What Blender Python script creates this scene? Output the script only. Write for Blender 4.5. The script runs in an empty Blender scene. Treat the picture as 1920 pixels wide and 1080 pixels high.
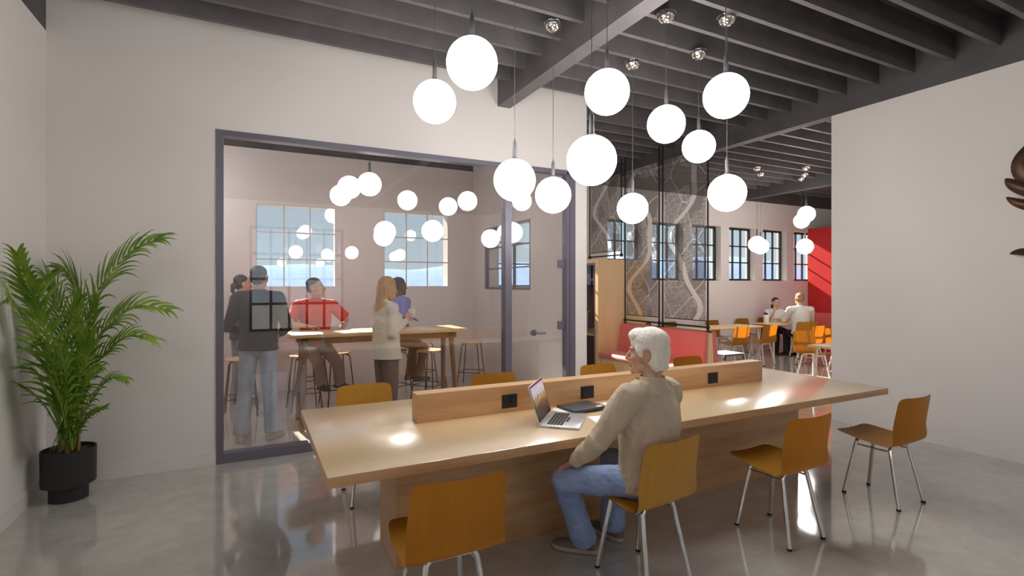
import bpy, bmesh, math, random
from mathutils import Vector as V, Matrix, noise
random.seed(7)
C = bpy.context.scene.collection
PI = math.pi

# ------------------------------------------------------------------ helpers
def props(o, label=None, cat=None, group=None, kind=None):
    if label: o['label'] = label
    if cat: o['category'] = cat
    if group: o['group'] = group
    if kind: o['kind'] = kind
    return o

def thing(name, loc, rz=0, label=None, cat=None, group=None, kind=None):
    o = bpy.data.objects.new(name, None); C.objects.link(o)
    o.empty_display_size = 0.1
    o.location = loc; o.rotation_euler = (0, 0, rz)
    return props(o, label, cat, group, kind)

def dup(root, loc, rz=0, label=None, group=None):
    r = root.copy(); C.objects.link(r); r.location = loc; r.rotation_euler = (0, 0, rz)
    if label: r['label'] = label
    if group: r['group'] = group
    for ch in list(root.children):
        c = ch.copy(); C.objects.link(c); c.parent = r
        for g in list(ch.children):
            d = g.copy(); C.objects.link(d); d.parent = c
    return r

class MB:
    def __init__(s): s.bm = bmesh.new()
    def box(s, x0, x1, y0, y1, z0, z1, bev=0, seg=2, M=None):
        t = bmesh.new()
        bmesh.ops.create_cube(t, size=1)
        for v in t.verts:
            v.co = V(((x0+x1)/2+v.co.x*(x1-x0), (y0+y1)/2+v.co.y*(y1-y0), (z0+z1)/2+v.co.z*(z1-z0)))
        if bev: bmesh.ops.bevel(t, geom=t.edges[:], offset=bev, segments=seg, affect='EDGES', profile=0.5)
        return s.merge(t, M)
    def merge(s, t, M=None):
        if M is not None: t.transform(M)
        me = bpy.data.meshes.new('tmp'); t.to_mesh(me); t.free()
        s.bm.from_mesh(me); bpy.data.meshes.remove(me); return s
    def ball(s, c, r, seg=20, M=None, squash=None):
        t = bmesh.new(); bmesh.ops.create_uvsphere(t, u_segments=seg, v_segments=max(8, seg//2+2), radius=1)
        r = (r, r, r) if not hasattr(r, '__len__') else r
        for v in t.verts: v.co = V((v.co.x*r[0]+c[0], v.co.y*r[1]+c[1], v.co.z*r[2]+c[2]))
        return s.merge(t, M)
    def tube(s, pts, r, n=10, side=None, cap=True, M=None):
        """swept ellipse; r = number, list of numbers, or list of (a, b)"""
        pts = [V(p) for p in pts]; k = len(pts)
        if not hasattr(r, '__len__'): r = [r]*k
        r = [(q, q) if not hasattr(q, '__len__') else q for q in r]
        t = bmesh.new(); rings = []; S = V(side) if side is not None else None
        prev = None
        for i, p in enumerate(pts):
            T = (pts[min(i+1, k-1)]-pts[max(i-1, 0)])
            if T.length < 1e-9: T = V((0, 0, 1))
            T.normalize()
            if S is not None: a = S - T*S.dot(T)
            elif prev is None:
                a = T.orthogonal()
            else: a = prev - T*prev.dot(T)
            if a.length < 1e-6: a = T.orthogonal()
            a.normalize(); b = T.cross(a); prev = a
            rings.append([t.verts.new(p+a*(math.cos(2*PI*j/n)*r[i][0])+b*(math.sin(2*PI*j/n)*r[i][1])) for j in range(n)])
        for i in range(k-1):
            for j in range(n):
                t.faces.new((rings[i][j], rings[i][(j+1) % n], rings[i+1][(j+1) % n], rings[i+1][j]))
        if cap:
            t.faces.new(rings[0][::-1]); t.faces.new(rings[-1])
        return s.merge(t, M)
    def limb(s, pts, r, n=14, side=None):
        """tube with round ends, for fusing"""
        s.tube(pts, r, n, side)
        f = lambda q: q if not hasattr(q, '__len__') else min(q)
        s.ball(pts[0], f(r[0]), 14); s.ball(pts[-1], f(r[-1]), 14); return s
    def lathe(s, prof, n=32, c=(0, 0, 0), cap=True, M=None):
        t = bmesh.new(); rings = []
        for (rr, z) in prof:
            rings.append([t.verts.new((c[0]+rr*math.cos(2*PI*j/n), c[1]+rr*math.sin(2*PI*j/n), c[2]+z)) for j in range(n)])
        for i in range(len(rings)-1):
            for j in range(n):
                t.faces.new((rings[i][j], rings[i][(j+1) % n], rings[i+1][(j+1) % n], rings[i+1][j]))
        if cap:
            t.faces.new(rings[0][::-1]); t.faces.new(rings[-1])
        return s.merge(t, M)
    def prism(s, poly, z0, z1, M=None, bev=0):
        t = bmesh.new()
        a = [t.verts.new((p[0], p[1], z0)) for p in poly]; b = [t.verts.new((p[0], p[1], z1)) for p in poly]
        n = len(poly)
        t.faces.new(a[::-1]); t.faces.new(b)
        for i in range(n): t.faces.new((a[i], a[(i+1) % n], b[(i+1) % n], b[i]))
        bmesh.ops.recalc_face_normals(t, faces=t.faces[:])
        if bev: bmesh.ops.bevel(t, geom=t.edges[:], offset=bev, segments=2, affect='EDGES', profile=0.5)
        return s.merge(t, M)
    def quad(s, *p):
        vs = [s.bm.verts.new(q) for q in p]; s.bm.faces.new(vs); return s
    def build(s, name, m, parent=None, smooth=True, angle=35, mesh=None):
        if mesh is None:
            me = bpy.data.meshes.new(name)
            bmesh.ops.recalc_face_normals(s.bm, faces=s.bm.faces[:])
            s.bm.to_mesh(me); s.bm.free()
        else: me = mesh
        ms = m if isinstance(m, (list, tuple)) else [m]
        me.materials.clear()
        for q in ms: me.materials.append(q)
        if smooth:
            me.polygons.foreach_set('use_smooth', [True]*len(me.polygons))
            if angle: me.set_sharp_from_angle(angle=math.radians(angle))
        o = bpy.data.objects.new(name, me); C.objects.link(o)
        if parent is not None: o.parent = parent
        return o
    def fused(s, voxel, it=4, fac=0.5, wrinkle=0, wf=(14, 14, 14), seed=0):
        """union of all closed pieces as one continuous surface"""
        me = bpy.data.meshes.new('tmp'); s.bm.to_mesh(me); s.bm.free()
        o = bpy.data.objects.new('tmp', me)
        sc = bpy.data.scenes.new('tmp'); sc.collection.objects.link(o)
        md = o.modifiers.new('r', 'REMESH'); md.mode = 'VOXEL'; md.voxel_size = voxel
        if it:
            sm = o.modifiers.new('s', 'SMOOTH'); sm.factor = fac; sm.iterations = it
        vl = sc.view_layers[0]; vl.update(); dg = vl.depsgraph
        out = bpy.data.meshes.new_from_object(o.evaluated_get(dg))
        bpy.data.scenes.remove(sc); bpy.data.objects.remove(o); bpy.data.meshes.remove(me)
        if wrinkle:
            n = len(out.vertices); co = [0.0]*(3*n); no = [0.0]*(3*n)
            out.vertices.foreach_get('co', co); out.vertices.foreach_get('normal', no)
            for i in range(0, 3*n, 3):
                q = V((co[i]*wf[0]+seed, co[i+1]*wf[1], co[i+2]*wf[2]))
                a = wrinkle*(noise.noise(q)+0.5*(1-2*abs(noise.noise(q*1.9+V((5, 1, 2))))))
                co[i] += no[i]*a; co[i+1] += no[i+1]*a; co[i+2] += no[i+2]*a
            out.vertices.foreach_set('co', co); out.update()
        return out

def add(ob, mesh):           # helper: merge a mesh (datablock) into MB
    ob.bm.from_mesh(mesh); return ob

# ------------------------------------------------------------------ materials
def newmat(name):
    m = bpy.data.materials.new(name); m.use_nodes = True
    nt = m.node_tree; b = nt.nodes['Principled BSDF']
    return m, nt, b
def L(nt, a, b): nt.links.new(a, b)
def node(nt, t, **k):
    n = nt.nodes.new(t)
    for q, v in k.items(): setattr(n, q, v)
    return n
def mat(name, col, rough=0.5, metal=0.0, spec=0.5, var=0.0, vs=8.0, bump=0.0, bs=60.0, coat=0.0, stretch=(1, 1, 1), sheen=0.0):
    m, nt, b = newmat(name)
    b.inputs['Base Color'].default_value = (*col, 1); b.inputs['Roughness'].default_value = rough
    b.inputs['Metallic'].default_value = metal; b.inputs['Specular IOR Level'].default_value = spec
    b.inputs['Coat Weight'].default_value = coat; b.inputs['Coat Roughness'].default_value = 0.15
    if sheen: b.inputs['Sheen Weight'].default_value = sheen
    tc = node(nt, 'ShaderNodeTexCoord'); mp = node(nt, 'ShaderNodeMapping'); mp.inputs['Scale'].default_value = stretch
    L(nt, tc.outputs['Object'], mp.inputs['Vector'])
    if var:
        n = node(nt, 'ShaderNodeTexNoise'); n.inputs['Scale'].default_value = vs; n.inputs['Detail'].default_value = 5
        L(nt, mp.outputs['Vector'], n.inputs['Vector'])
        r = node(nt, 'ShaderNodeValToRGB')
        r.color_ramp.elements[0].position = 0.3; r.color_ramp.elements[1].position = 0.7
        r.color_ramp.elements[0].color = (*[max(0, c*(1-var)) for c in col], 1)
        r.color_ramp.elements[1].color = (*[min(1, c*(1+var)) for c in col], 1)
        L(nt, n.outputs['Fac'], r.inputs['Fac']); L(nt, r.outputs['Color'], b.inputs['Base Color'])
    if bump:
        n = node(nt, 'ShaderNodeTexNoise'); n.inputs['Scale'].default_value = bs; n.inputs['Detail'].default_value = 4
        L(nt, mp.outputs['Vector'], n.inputs['Vector'])
        bp = node(nt, 'ShaderNodeBump'); bp.inputs['Strength'].default_value = bump; bp.inputs['Distance'].default_value = 0.01
        L(nt, n.outputs['Fac'], bp.inputs['Height']); L(nt, bp.outputs['Normal'], b.inputs['Normal'])
    return m

def wood(name, c1, c2, scale=(1.2, 14, 14), rough=0.35, coat=0.0, cr=0.2, spec=0.5, rings=False, cior=1.5):
    m, nt, b = newmat(name)
    tc = node(nt, 'ShaderNodeTexCoord'); mp = node(nt, 'ShaderNodeMapping'); mp.inputs['Scale'].default_value = scale
    L(nt, tc.outputs['Object'], mp.inputs['Vector'])
    w = node(nt, 'ShaderNodeTexWave', wave_type='BANDS', bands_direction='Y'); w.inputs['Scale'].default_value = 1.1
    w.inputs['Distortion'].default_value = 9 if rings else 5; w.inputs['Detail'].default_value = 3; w.inputs['Detail Scale'].default_value = 0.8
    n = node(nt, 'ShaderNodeTexNoise'); n.inputs['Scale'].default_value = 6; n.inputs['Detail'].default_value = 6
    L(nt, mp.outputs['Vector'], w.inputs['Vector']); L(nt, mp.outputs['Vector'], n.inputs['Vector'])
    mx = node(nt, 'ShaderNodeMix'); mx.inputs['Factor'].default_value = 0.55
    L(nt, w.outputs['Fac'], mx.inputs['A']); L(nt, n.outputs['Fac'], mx.inputs['B'])
    r = node(nt, 'ShaderNodeValToRGB')
    r.color_ramp.elements[0].position = 0.25; r.color_ramp.elements[1].position = 0.75
    r.color_ramp.elements[0].color = (*c1, 1); r.color_ramp.elements[1].color = (*c2, 1)
    L(nt, mx.outputs['Result'], r.inputs['Fac']); L(nt, r.outputs['Color'], b.inputs['Base Color'])
    b.inputs['Roughness'].default_value = rough; b.inputs['Coat Weight'].default_value = coat; b.inputs['Coat Roughness'].default_value = cr; b.inputs['Coat IOR'].default_value = cior
    b.inputs['Specular IOR Level'].default_value = spec
    bp = node(nt, 'ShaderNodeBump'); bp.inputs['Strength'].default_value = 0.03; bp.inputs['Distance'].default_value = 0.005
    L(nt, mx.outputs['Result'], bp.inputs['Height']); L(nt, bp.outputs['Normal'], b.inputs['Normal'])
    return m

def glass(name, f0=0.05, tint=(0.97, 0.98, 0.98)):
    """thin sheet: straight-through transmission plus a mirror reflection by Schlick's law"""
    m, nt, b = newmat(name); nt.nodes.remove(b)
    out = nt.nodes['Material Output']
    tr = node(nt, 'ShaderNodeBsdfTransparent'); tr.inputs['Color'].default_value = (*tint, 1)
    gl = node(nt, 'ShaderNodeBsdfGlossy'); gl.inputs['Roughness'].default_value = 0.0; gl.inputs['Color'].default_value = (1, 1, 1, 1)
    ge = node(nt, 'ShaderNodeNewGeometry'); dt = node(nt, 'ShaderNodeVectorMath', operation='DOT_PRODUCT')
    L(nt, ge.outputs['Incoming'], dt.inputs[0]); L(nt, ge.outputs['Normal'], dt.inputs[1])
    ab = node(nt, 'ShaderNodeMath', operation='ABSOLUTE'); L(nt, dt.outputs['Value'], ab.inputs[0])
    su = node(nt, 'ShaderNodeMath', operation='SUBTRACT', use_clamp=True); su.inputs[0].default_value = 1.0; L(nt, ab.outputs[0], su.inputs[1])
    pw = node(nt, 'ShaderNodeMath', operation='POWER'); L(nt, su.outputs[0], pw.inputs[0]); pw.inputs[1].default_value = 5
    ma = node(nt, 'ShaderNodeMath', operation='MULTIPLY_ADD', use_clamp=True); L(nt, pw.outputs[0], ma.inputs[0]); ma.inputs[1].default_value = 1-f0; ma.inputs[2].default_value = f0
    mx = node(nt, 'ShaderNodeMixShader')
    L(nt, ma.outputs[0], mx.inputs['Fac']); L(nt, tr.outputs[0], mx.inputs[1]); L(nt, gl.outputs[0], mx.inputs[2])
    L(nt, mx.outputs[0], out.inputs['Surface'])
    return m

def emit(name, col, s):
    m, nt, b = newmat(name)
    b.inputs['Base Color'].default_value = (0.9, 0.9, 0.9, 1); b.inputs['Roughness'].default_value = 0.3
    b.inputs['Emission Color'].default_value = (*col, 1); b.inputs['Emission Strength'].default_value = s
    return m

GLOBE_L = 22.0
M = {}
M['wall'] = mat('wall_paint', (0.70, 0.665, 0.645), 0.65, bump=0.015, bs=220)
M['base'] = mat('baseboard_paint', (0.70, 0.665, 0.645), 0.5)
M['dark'] = mat('ceiling_black_paint', (0.075, 0.070, 0.073), 0.6, var=0.15, vs=3)
M['joist'] = mat('joist_dark_paint', (0.115, 0.106, 0.108), 0.55, var=0.15, vs=4)
M['frame'] = mat('lilac_grey_metal', (0.15, 0.14, 0.18), 0.4, metal=0.3)
M['black'] = mat('black_metal', (0.012, 0.012, 0.013), 0.4, metal=0.2)
M['whiteframe'] = mat('pale_window_frame', (0.62, 0.58, 0.56), 0.5)
M['glass'] = glass('window_glass', 0.03)
M['partglass'] = glass('partition_glass', 0.085, (0.96, 0.95, 0.95))
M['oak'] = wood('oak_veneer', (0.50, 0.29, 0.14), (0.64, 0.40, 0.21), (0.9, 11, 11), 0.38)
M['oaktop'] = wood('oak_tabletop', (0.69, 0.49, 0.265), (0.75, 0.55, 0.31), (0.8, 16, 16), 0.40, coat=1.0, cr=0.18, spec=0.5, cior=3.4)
M['maple'] = wood('pale_maple', (0.79, 0.56, 0.30), (0.85, 0.63, 0.355), (3.5, 3.5, 0.45), 0.4)
M['hightop'] = wood('pale_high_table_top', (0.70, 0.46, 0.22), (0.78, 0.54, 0.29), (1, 14, 14), 0.35)
M['leg_wood'] = wood('brown_leg_wood', (0.20, 0.11, 0.05), (0.28, 0.16, 0.08), (10, 10, 1), 0.5)
M['ply'] = mat('ochre_stained_plywood', (0.52, 0.258, 0.026), 0.42, var=0.05, vs=5, stretch=(6, 1, 1))
M['chrome'] = mat('chrome', (0.85, 0.85, 0.86), 0.12, metal=1.0)
M['mirror'] = mat('mirror_chrome', (0.75, 0.73, 0.72), 0.04, metal=1.0)
M['whitemetal'] = mat('white_metal', (0.75, 0.72, 0.68), 0.35)
M['copper'] = mat('brown_metal_rod', (0.10, 0.045, 0.02), 0.35, metal=0.6)
M['globe'] = emit('opal_globe_light', (1.0, 0.965, 0.94), GLOBE_L)
M['cord'] = mat('grey_cord', (0.10, 0.10, 0.10), 0.4, metal=0.3)
M['rubber'] = mat('black_rubber', (0.01, 0.01, 0.01), 0.7)
M['pot'] = mat('black_planter', (0.012, 0.012, 0.012), 0.5)
M['soil'] = mat('dark_soil', (0.03, 0.02, 0.015), 0.9, var=0.4, vs=40, bump=0.8, bs=80)
M['red'] = mat('red_upholstery', (0.74, 0.16, 0.13), 0.6, bump=0.03, bs=300, sheen=0.3)
M['redpaint'] = mat('red_wall_paint', (0.60, 0.022, 0.020), 0.45)
M['mauve'] = mat('mauve_panel', (0.22, 0.12, 0.125), 0.4)
M['alu'] = mat('aluminium', (0.62, 0.62, 0.63), 0.35, metal=0.8)
M['key'] = mat('black_keys', (0.015, 0.015, 0.016), 0.5)
M['screenblack'] = mat('black_bezel', (0.01, 0.01, 0.01), 0.2)
M['paper'] = mat('white_paper', (0.85, 0.85, 0.84), 0.6)
M['folder'] = mat('charcoal_cover', (0.045, 0.045, 0.052), 0.45)
M['leafart'] = mat('bronzed_leaf_metal', (0.16, 0.085, 0.05), 0.4, metal=0.5, var=0.5, vs=9)
M['skin'] = mat('skin_light', (0.56, 0.33, 0.23), 0.5, var=0.08, vs=20)
M['skinold'] = mat('skin_weathered', (0.56, 0.32, 0.22), 0.5, var=0.12, vs=25, bump=0.05, bs=120)
M['skindark'] = mat('skin_dark', (0.13, 0.055, 0.032), 0.5)
M['eyew'] = mat('eye_white', (0.8, 0.78, 0.75), 0.2)
M['iris'] = mat('eye_iris', (0.05, 0.03, 0.02), 0.2)
M['lip'] = mat('lip', (0.42, 0.17, 0.14), 0.5)
M['hairwhite'] = mat('white_hair', (0.90, 0.85, 0.75), 0.65, var=0.06, vs=10, bump=0.35, bs=25, stretch=(4, 4, 0.6))
M['hairdark'] = mat('dark_hair', (0.022, 0.017, 0.015), 0.5, bump=0.4, bs=30, stretch=(4, 4, 0.6))
M['hairgrey'] = mat('grey_cropped_hair', (0.10, 0.09, 0.085), 0.6, var=0.3, vs=60)
M['hairblond'] = mat('blond_hair', (0.50, 0.28, 0.09), 0.45, var=0.25, vs=8, bump=0.5, bs=25, stretch=(6, 6, 0.5))
M['hairsandy'] = mat('sandy_hair', (0.34, 0.19, 0.08), 0.55, var=0.2, vs=40)
M['khaki'] = mat('khaki_shirt', (0.57, 0.465, 0.335), 0.75, var=0.05, vs=10, bump=0.25, bs=14, stretch=(1.5, 1.5, 0.7), sheen=0.2)
def denim(name, a, b_):
    m, nt, b = newmat(name)
    tc = node(nt, 'ShaderNodeTexCoord')
    n = node(nt, 'ShaderNodeTexNoise'); n.inputs['Scale'].default_value = 5; n.inputs['Detail'].default_value = 6
    n2 = node(nt, 'ShaderNodeTexNoise'); n2.inputs['Scale'].default_value = 180; n2.inputs['Detail'].default_value = 2
    L(nt, tc.outputs['Object'], n.inputs['Vector']); L(nt, tc.outputs['Object'], n2.inputs['Vector'])
    mx = node(nt, 'ShaderNodeMix'); mx.inputs['Factor'].default_value = 0.35
    L(nt, n.outputs['Fac'], mx.inputs['A']); L(nt, n2.outputs['Fac'], mx.inputs['B'])
    r = node(nt, 'ShaderNodeValToRGB'); r.color_ramp.elements[0].position = 0.36; r.color_ramp.elements[1].position = 0.64
    r.color_ramp.elements[0].color = (*a, 1); r.color_ramp.elements[1].color = (*b_, 1)
    L(nt, mx.outputs['Result'], r.inputs['Fac']); L(nt, r.outputs['Color'], b.inputs['Base Color'])
    b.inputs['Roughness'].default_value = 0.8
    bp = node(nt, 'ShaderNodeBump'); bp.inputs['Strength'].default_value = 0.35; bp.inputs['Distance'].default_value = 0.008
    n3 = node(nt, 'ShaderNodeTexNoise'); n3.inputs['Scale'].default_value = 18; L(nt, tc.outputs['Object'], n3.inputs['Vector'])
    L(nt, n3.outputs['Fac'], bp.inputs['Height']); L(nt, bp.outputs['Normal'], b.inputs['Normal'])
    return m
M['denim'] = denim('blue_denim', (0.20, 0.28, 0.52), (0.36, 0.46, 0.70))
M['paledenim'] = denim('pale_denim', (0.28, 0.33, 0.40), (0.46, 0.50, 0.56))
M['shoe'] = mat('brown_grey_leather', (0.17, 0.125, 0.11), 0.5, var=0.2, vs=12)
M['sole'] = mat('cream_sole', (0.42, 0.36, 0.27), 0.7)
M['tan'] = mat('tan_suede', (0.42, 0.34, 0.22), 0.8)
M['darkshoe'] = mat('dark_shoe', (0.05, 0.04, 0.035), 0.5)
M['charcoal'] = mat('charcoal_cloth', (0.035, 0.034, 0.038), 0.8, bump=0.2, bs=16)
M['greytee'] = mat('dark_grey_tee', (0.06, 0.058, 0.06), 0.85, bump=0.2, bs=16)
M['greytrouser'] = mat('grey_trousers', (0.26, 0.235, 0.23), 0.85, bump=0.25, bs=14)
M['taupe'] = mat('taupe_trousers', (0.16, 0.12, 0.11), 0.8, bump=0.25, bs=14)
M['redshirt'] = mat('red_shirt', (0.60, 0.035, 0.02), 0.75, bump=0.25, bs=14)
M['violet'] = mat('violet_tee', (0.20, 0.19, 0.52), 0.8, bump=0.25, bs=14)
M['cream'] = mat('cream_knit', (0.66, 0.63, 0.54), 0.9, bump=0.4, bs=70)
M['whiteshirt'] = mat('white_shirt', (0.68, 0.67, 0.66), 0.75, bump=0.2, bs=14)
M['blackcloth'] = mat('black_cloth', (0.018, 0.017, 0.018), 0.8)
M['mug'] = mat('white_ceramic', (0.85, 0.85, 0.85), 0.25)
M['paving'] = mat('pale_paving', (0.20, 0.195, 0.185), 0.9, var=0.1, vs=0.3)
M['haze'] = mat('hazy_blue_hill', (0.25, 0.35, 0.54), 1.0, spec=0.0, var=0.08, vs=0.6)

def concrete():
    m, nt, b = newmat('polished_concrete')
    tc = node(nt, 'ShaderNodeTexCoord')
    n = node(nt, 'ShaderNodeTexNoise'); n.inputs['Scale'].default_value = 1.3; n.inputs['Detail'].default_value = 8; n.inputs['Roughness'].default_value = 0.62
    n2 = node(nt, 'ShaderNodeTexNoise'); n2.inputs['Scale'].default_value = 7; n2.inputs['Detail'].default_value = 6; n2.inputs['Roughness'].default_value = 0.7
    L(nt, tc.outputs['Object'], n.inputs['Vector']); L(nt, tc.outputs['Object'], n2.inputs['Vector'])
    mx = node(nt, 'ShaderNodeMix'); mx.inputs['Factor'].default_value = 0.4
    L(nt, n.outputs['Fac'], mx.inputs['A']); L(nt, n2.outputs['Fac'], mx.inputs['B'])
    r = node(nt, 'ShaderNodeValToRGB'); e = r.color_ramp.elements
    e[0].position = 0.34; e[0].color = (0.40, 0.383, 0.348, 1); e[1].position = 0.66; e[1].color = (0.57, 0.552, 0.515, 1)
    L(nt, mx.outputs['Result'], r.inputs['Fac']); L(nt, r.outputs['Color'], b.inputs['Base Color'])
    mr = node(nt, 'ShaderNodeMapRange'); mr.inputs['To Min'].default_value = 0.04; mr.inputs['To Max'].default_value = 0.14
    L(nt, n2.outputs['Fac'], mr.inputs['Value']); L(nt, mr.outputs[0], b.inputs['Roughness'])
    b.inputs['Specular IOR Level'].default_value = 0.8; b.inputs['Coat Weight'].default_value = 0.6; b.inputs['Coat IOR'].default_value = 2.0; b.inputs['Coat Roughness'].default_value = 0.05
    bp = node(nt, 'ShaderNodeBump'); bp.inputs['Strength'].default_value = 0.04; bp.inputs['Distance'].default_value = 0.01
    n3 = node(nt, 'ShaderNodeTexNoise'); n3.inputs['Scale'].default_value = 9; n3.inputs['Detail'].default_value = 2; L(nt, tc.outputs['Object'], n3.inputs['Vector'])
    L(nt, n3.outputs['Fac'], bp.inputs['Height']); L(nt, bp.outputs['Normal'], b.inputs['Normal'])
    return m
M['floor'] = concrete()

def leafmat():
    m, nt, b = newmat('palm_leaf')
    tc = node(nt, 'ShaderNodeTexCoord'); n = node(nt, 'ShaderNodeTexNoise'); n.inputs['Scale'].default_value = 9; n.inputs['Detail'].default_value = 4
    L(nt, tc.outputs['Object'], n.inputs['Vector'])
    r = node(nt, 'ShaderNodeValToRGB'); e = r.color_ramp.elements
    e[0].position = 0.3; e[0].color = (0.07, 0.20, 0.012, 1); e[1].position = 0.75; e[1].color = (0.32, 0.45, 0.05, 1)
    L(nt, n.outputs['Fac'], r.inputs['Fac']); L(nt, r.outputs['Color'], b.inputs['Base Color'])
    b.inputs['Roughness'].default_value = 0.4
    return m
M['leaf'] = leafmat()
M['stem'] = mat('palm_stem', (0.30, 0.24, 0.045), 0.5, var=0.5, vs=9, stretch=(3, 3, 0.6))
M['stemb'] = mat('palm_stem_base', (0.22, 0.11, 0.04), 0.6, var=0.4, vs=14, stretch=(3, 3, 0.6))

def mapmat():
    """clear glass sheet with a smoky printed street map; streets and river are left unprinted"""
    m, nt, b = newmat('printed_map_glass'); nt.nodes.remove(b); out = nt.nodes['Material Output']
    tc = node(nt, 'ShaderNodeTexCoord'); sx = node(nt, 'ShaderNodeSeparateXYZ'); L(nt, tc.outputs['Object'], sx.inputs[0])
    def math_(op, a, bb=None, clamp=False):
        n = node(nt, 'ShaderNodeMath', operation=op, use_clamp=clamp)
        for i, q in enumerate((a, bb)):
            if q is None: continue
            if isinstance(q, (int, float)): n.inputs[i].default_value = q
            else: L(nt, q, n.inputs[i])
        return n.outputs[0]
    y, z = sx.outputs['Y'], sx.outputs['Z']
    ph = math_('MULTIPLY', node(nt, 'ShaderNodeObjectInfo').outputs['Random'], 6.0)
    s1 = math_('MULTIPLY', math_('SINE', math_('ADD', math_('MULTIPLY', z, 3.4), ph)), 0.26)
    s2 = math_('MULTIPLY', math_('SINE', math_('ADD', math_('MULTIPLY', z, 7.9), 1.0)), 0.07)
    riv = math_('LESS_THAN', math_('ABSOLUTE', math_('SUBTRACT', y, math_('ADD', s1, s2))), 0.052)
    nz = node(nt, 'ShaderNodeTexNoise'); nz.inputs['Scale'].default_value = 1.6; L(nt, tc.outputs['Object'], nz.inputs['Vector'])
    def streets(scale, w, dx, rot, asp):
        mp = node(nt, 'ShaderNodeMapping'); mp.inputs['Location'].default_value = (dx, dx*1.7, 0.3); mp.inputs['Rotation'].default_value = (rot, 0, 0)
        mp.inputs['Scale'].default_value = (0.0, 1.0, asp)
        wv = node(nt, 'ShaderNodeVectorMath', operation='MULTIPLY_ADD'); L(nt, nz.outputs['Color'], wv.inputs[0]); wv.inputs[1].default_value = (0, 0.25, 0.25)
        L(nt, tc.outputs['Object'], wv.inputs[2]); L(nt, wv.outputs[0], mp.inputs['Vector'])
        v = node(nt, 'ShaderNodeTexVoronoi', feature='DISTANCE_TO_EDGE'); v.inputs['Scale'].default_value = scale
        v.inputs['Randomness'].default_value = 0.5
        L(nt, mp.outputs['Vector'], v.inputs['Vector'])
        return math_('LESS_THAN', v.outputs['Distance'], w)
    main = math_('MULTIPLY', streets(2.3, 0.014, 3.1, 0.6, 0.7), 0.9)
    mask = math_('GREATER_THAN', nz.outputs['Fac'], 0.44)
    sec = math_('MULTIPLY', math_('MULTIPLY', streets(8.5, 0.022, 7.7, 0.3, 1.5), mask), 0.75)
    fine = math_('MULTIPLY', math_('MULTIPLY', streets(34.0, 0.05, 1.2, 0.2, 1.3), mask), 0.42)
    clear = math_('MAXIMUM', math_('MAXIMUM', riv, main), math_('MAXIMUM', sec, fine))
    fac = math_('ADD', math_('MULTIPLY', math_('SUBTRACT', 1.0, clear), 0.36), 0.11)
    mc = node(nt, 'ShaderNodeMix', data_type='RGBA'); L(nt, clear, mc.inputs[0])
    mc.inputs[6].default_value = (0.15, 0.13, 0.125, 1); mc.inputs[7].default_value = (0.8, 0.78, 0.76, 1)
    tr = node(nt, 'ShaderNodeBsdfTransparent'); tr.inputs['Color'].default_value = (0.97, 0.97, 0.97, 1)
    df = node(nt, 'ShaderNodeBsdfDiffuse'); L(nt, mc.outputs[2], df.inputs['Color'])
    mx = node(nt, 'ShaderNodeMixShader'); L(nt, fac, mx.inputs['Fac']); L(nt, tr.outputs[0], mx.inputs[1]); L(nt, df.outputs[0], mx.inputs[2])
    L(nt, mx.outputs[0], out.inputs['Surface'])
    return m
M['map'] = mapmat()

def screenmat():
    m, nt, b = newmat('laptop_display')
    tc = node(nt, 'ShaderNodeTexCoord'); sx = node(nt, 'ShaderNodeSeparateXYZ'); L(nt, tc.outputs['Generated'], sx.inputs[0])
    n = node(nt, 'ShaderNodeTexNoise'); n.inputs['Scale'].default_value = 5; n.inputs['Detail'].default_value = 6
    L(nt, tc.outputs['Generated'], n.inputs['Vector'])
    ma = node(nt, 'ShaderNodeMath', operation='MULTIPLY_ADD'); L(nt, n.outputs['Fac'], ma.inputs[0]); ma.inputs[1].default_value = 0.55
    sb = node(nt, 'ShaderNodeMath', operation='SUBTRACT'); L(nt, sx.outputs['Z'], sb.inputs[0]); sb.inputs[1].default_value = 0.27
    L(nt, sb.outputs[0], ma.inputs[2])
    r = node(nt, 'ShaderNodeValToRGB'); cr = r.color_ramp
    cr.elements[0].position = 0.0; cr.elements[0].color = (0.02, 0.015, 0.012, 1)
    cr.elements[1].position = 1.0; cr.elements[1].color = (0.55, 0.35, 0.60, 1)
    for p, c in ((0.30, (0.10, 0.06, 0.05)), (0.42, (0.20, 0.08, 0.05)), (0.52, (0.20, 0.24, 0.04)), (0.60, (0.45, 0.20, 0.08)), (0.70, (0.50, 0.47, 0.52)), (0.82, (0.60, 0.55, 0.62))):
        e = cr.elements.new(p); e.color = (*c, 1)
    L(nt, ma.outputs[0], r.inputs['Fac'])
    b.inputs['Base Color'].default_value = (0.01, 0.01, 0.01, 1); b.inputs['Roughness'].default_value = 0.25
    L(nt, r.outputs['Color'], b.inputs['Emission Color']); b.inputs['Emission Strength'].default_value = 0.9
    return m
M['display'] = screenmat()

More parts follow.
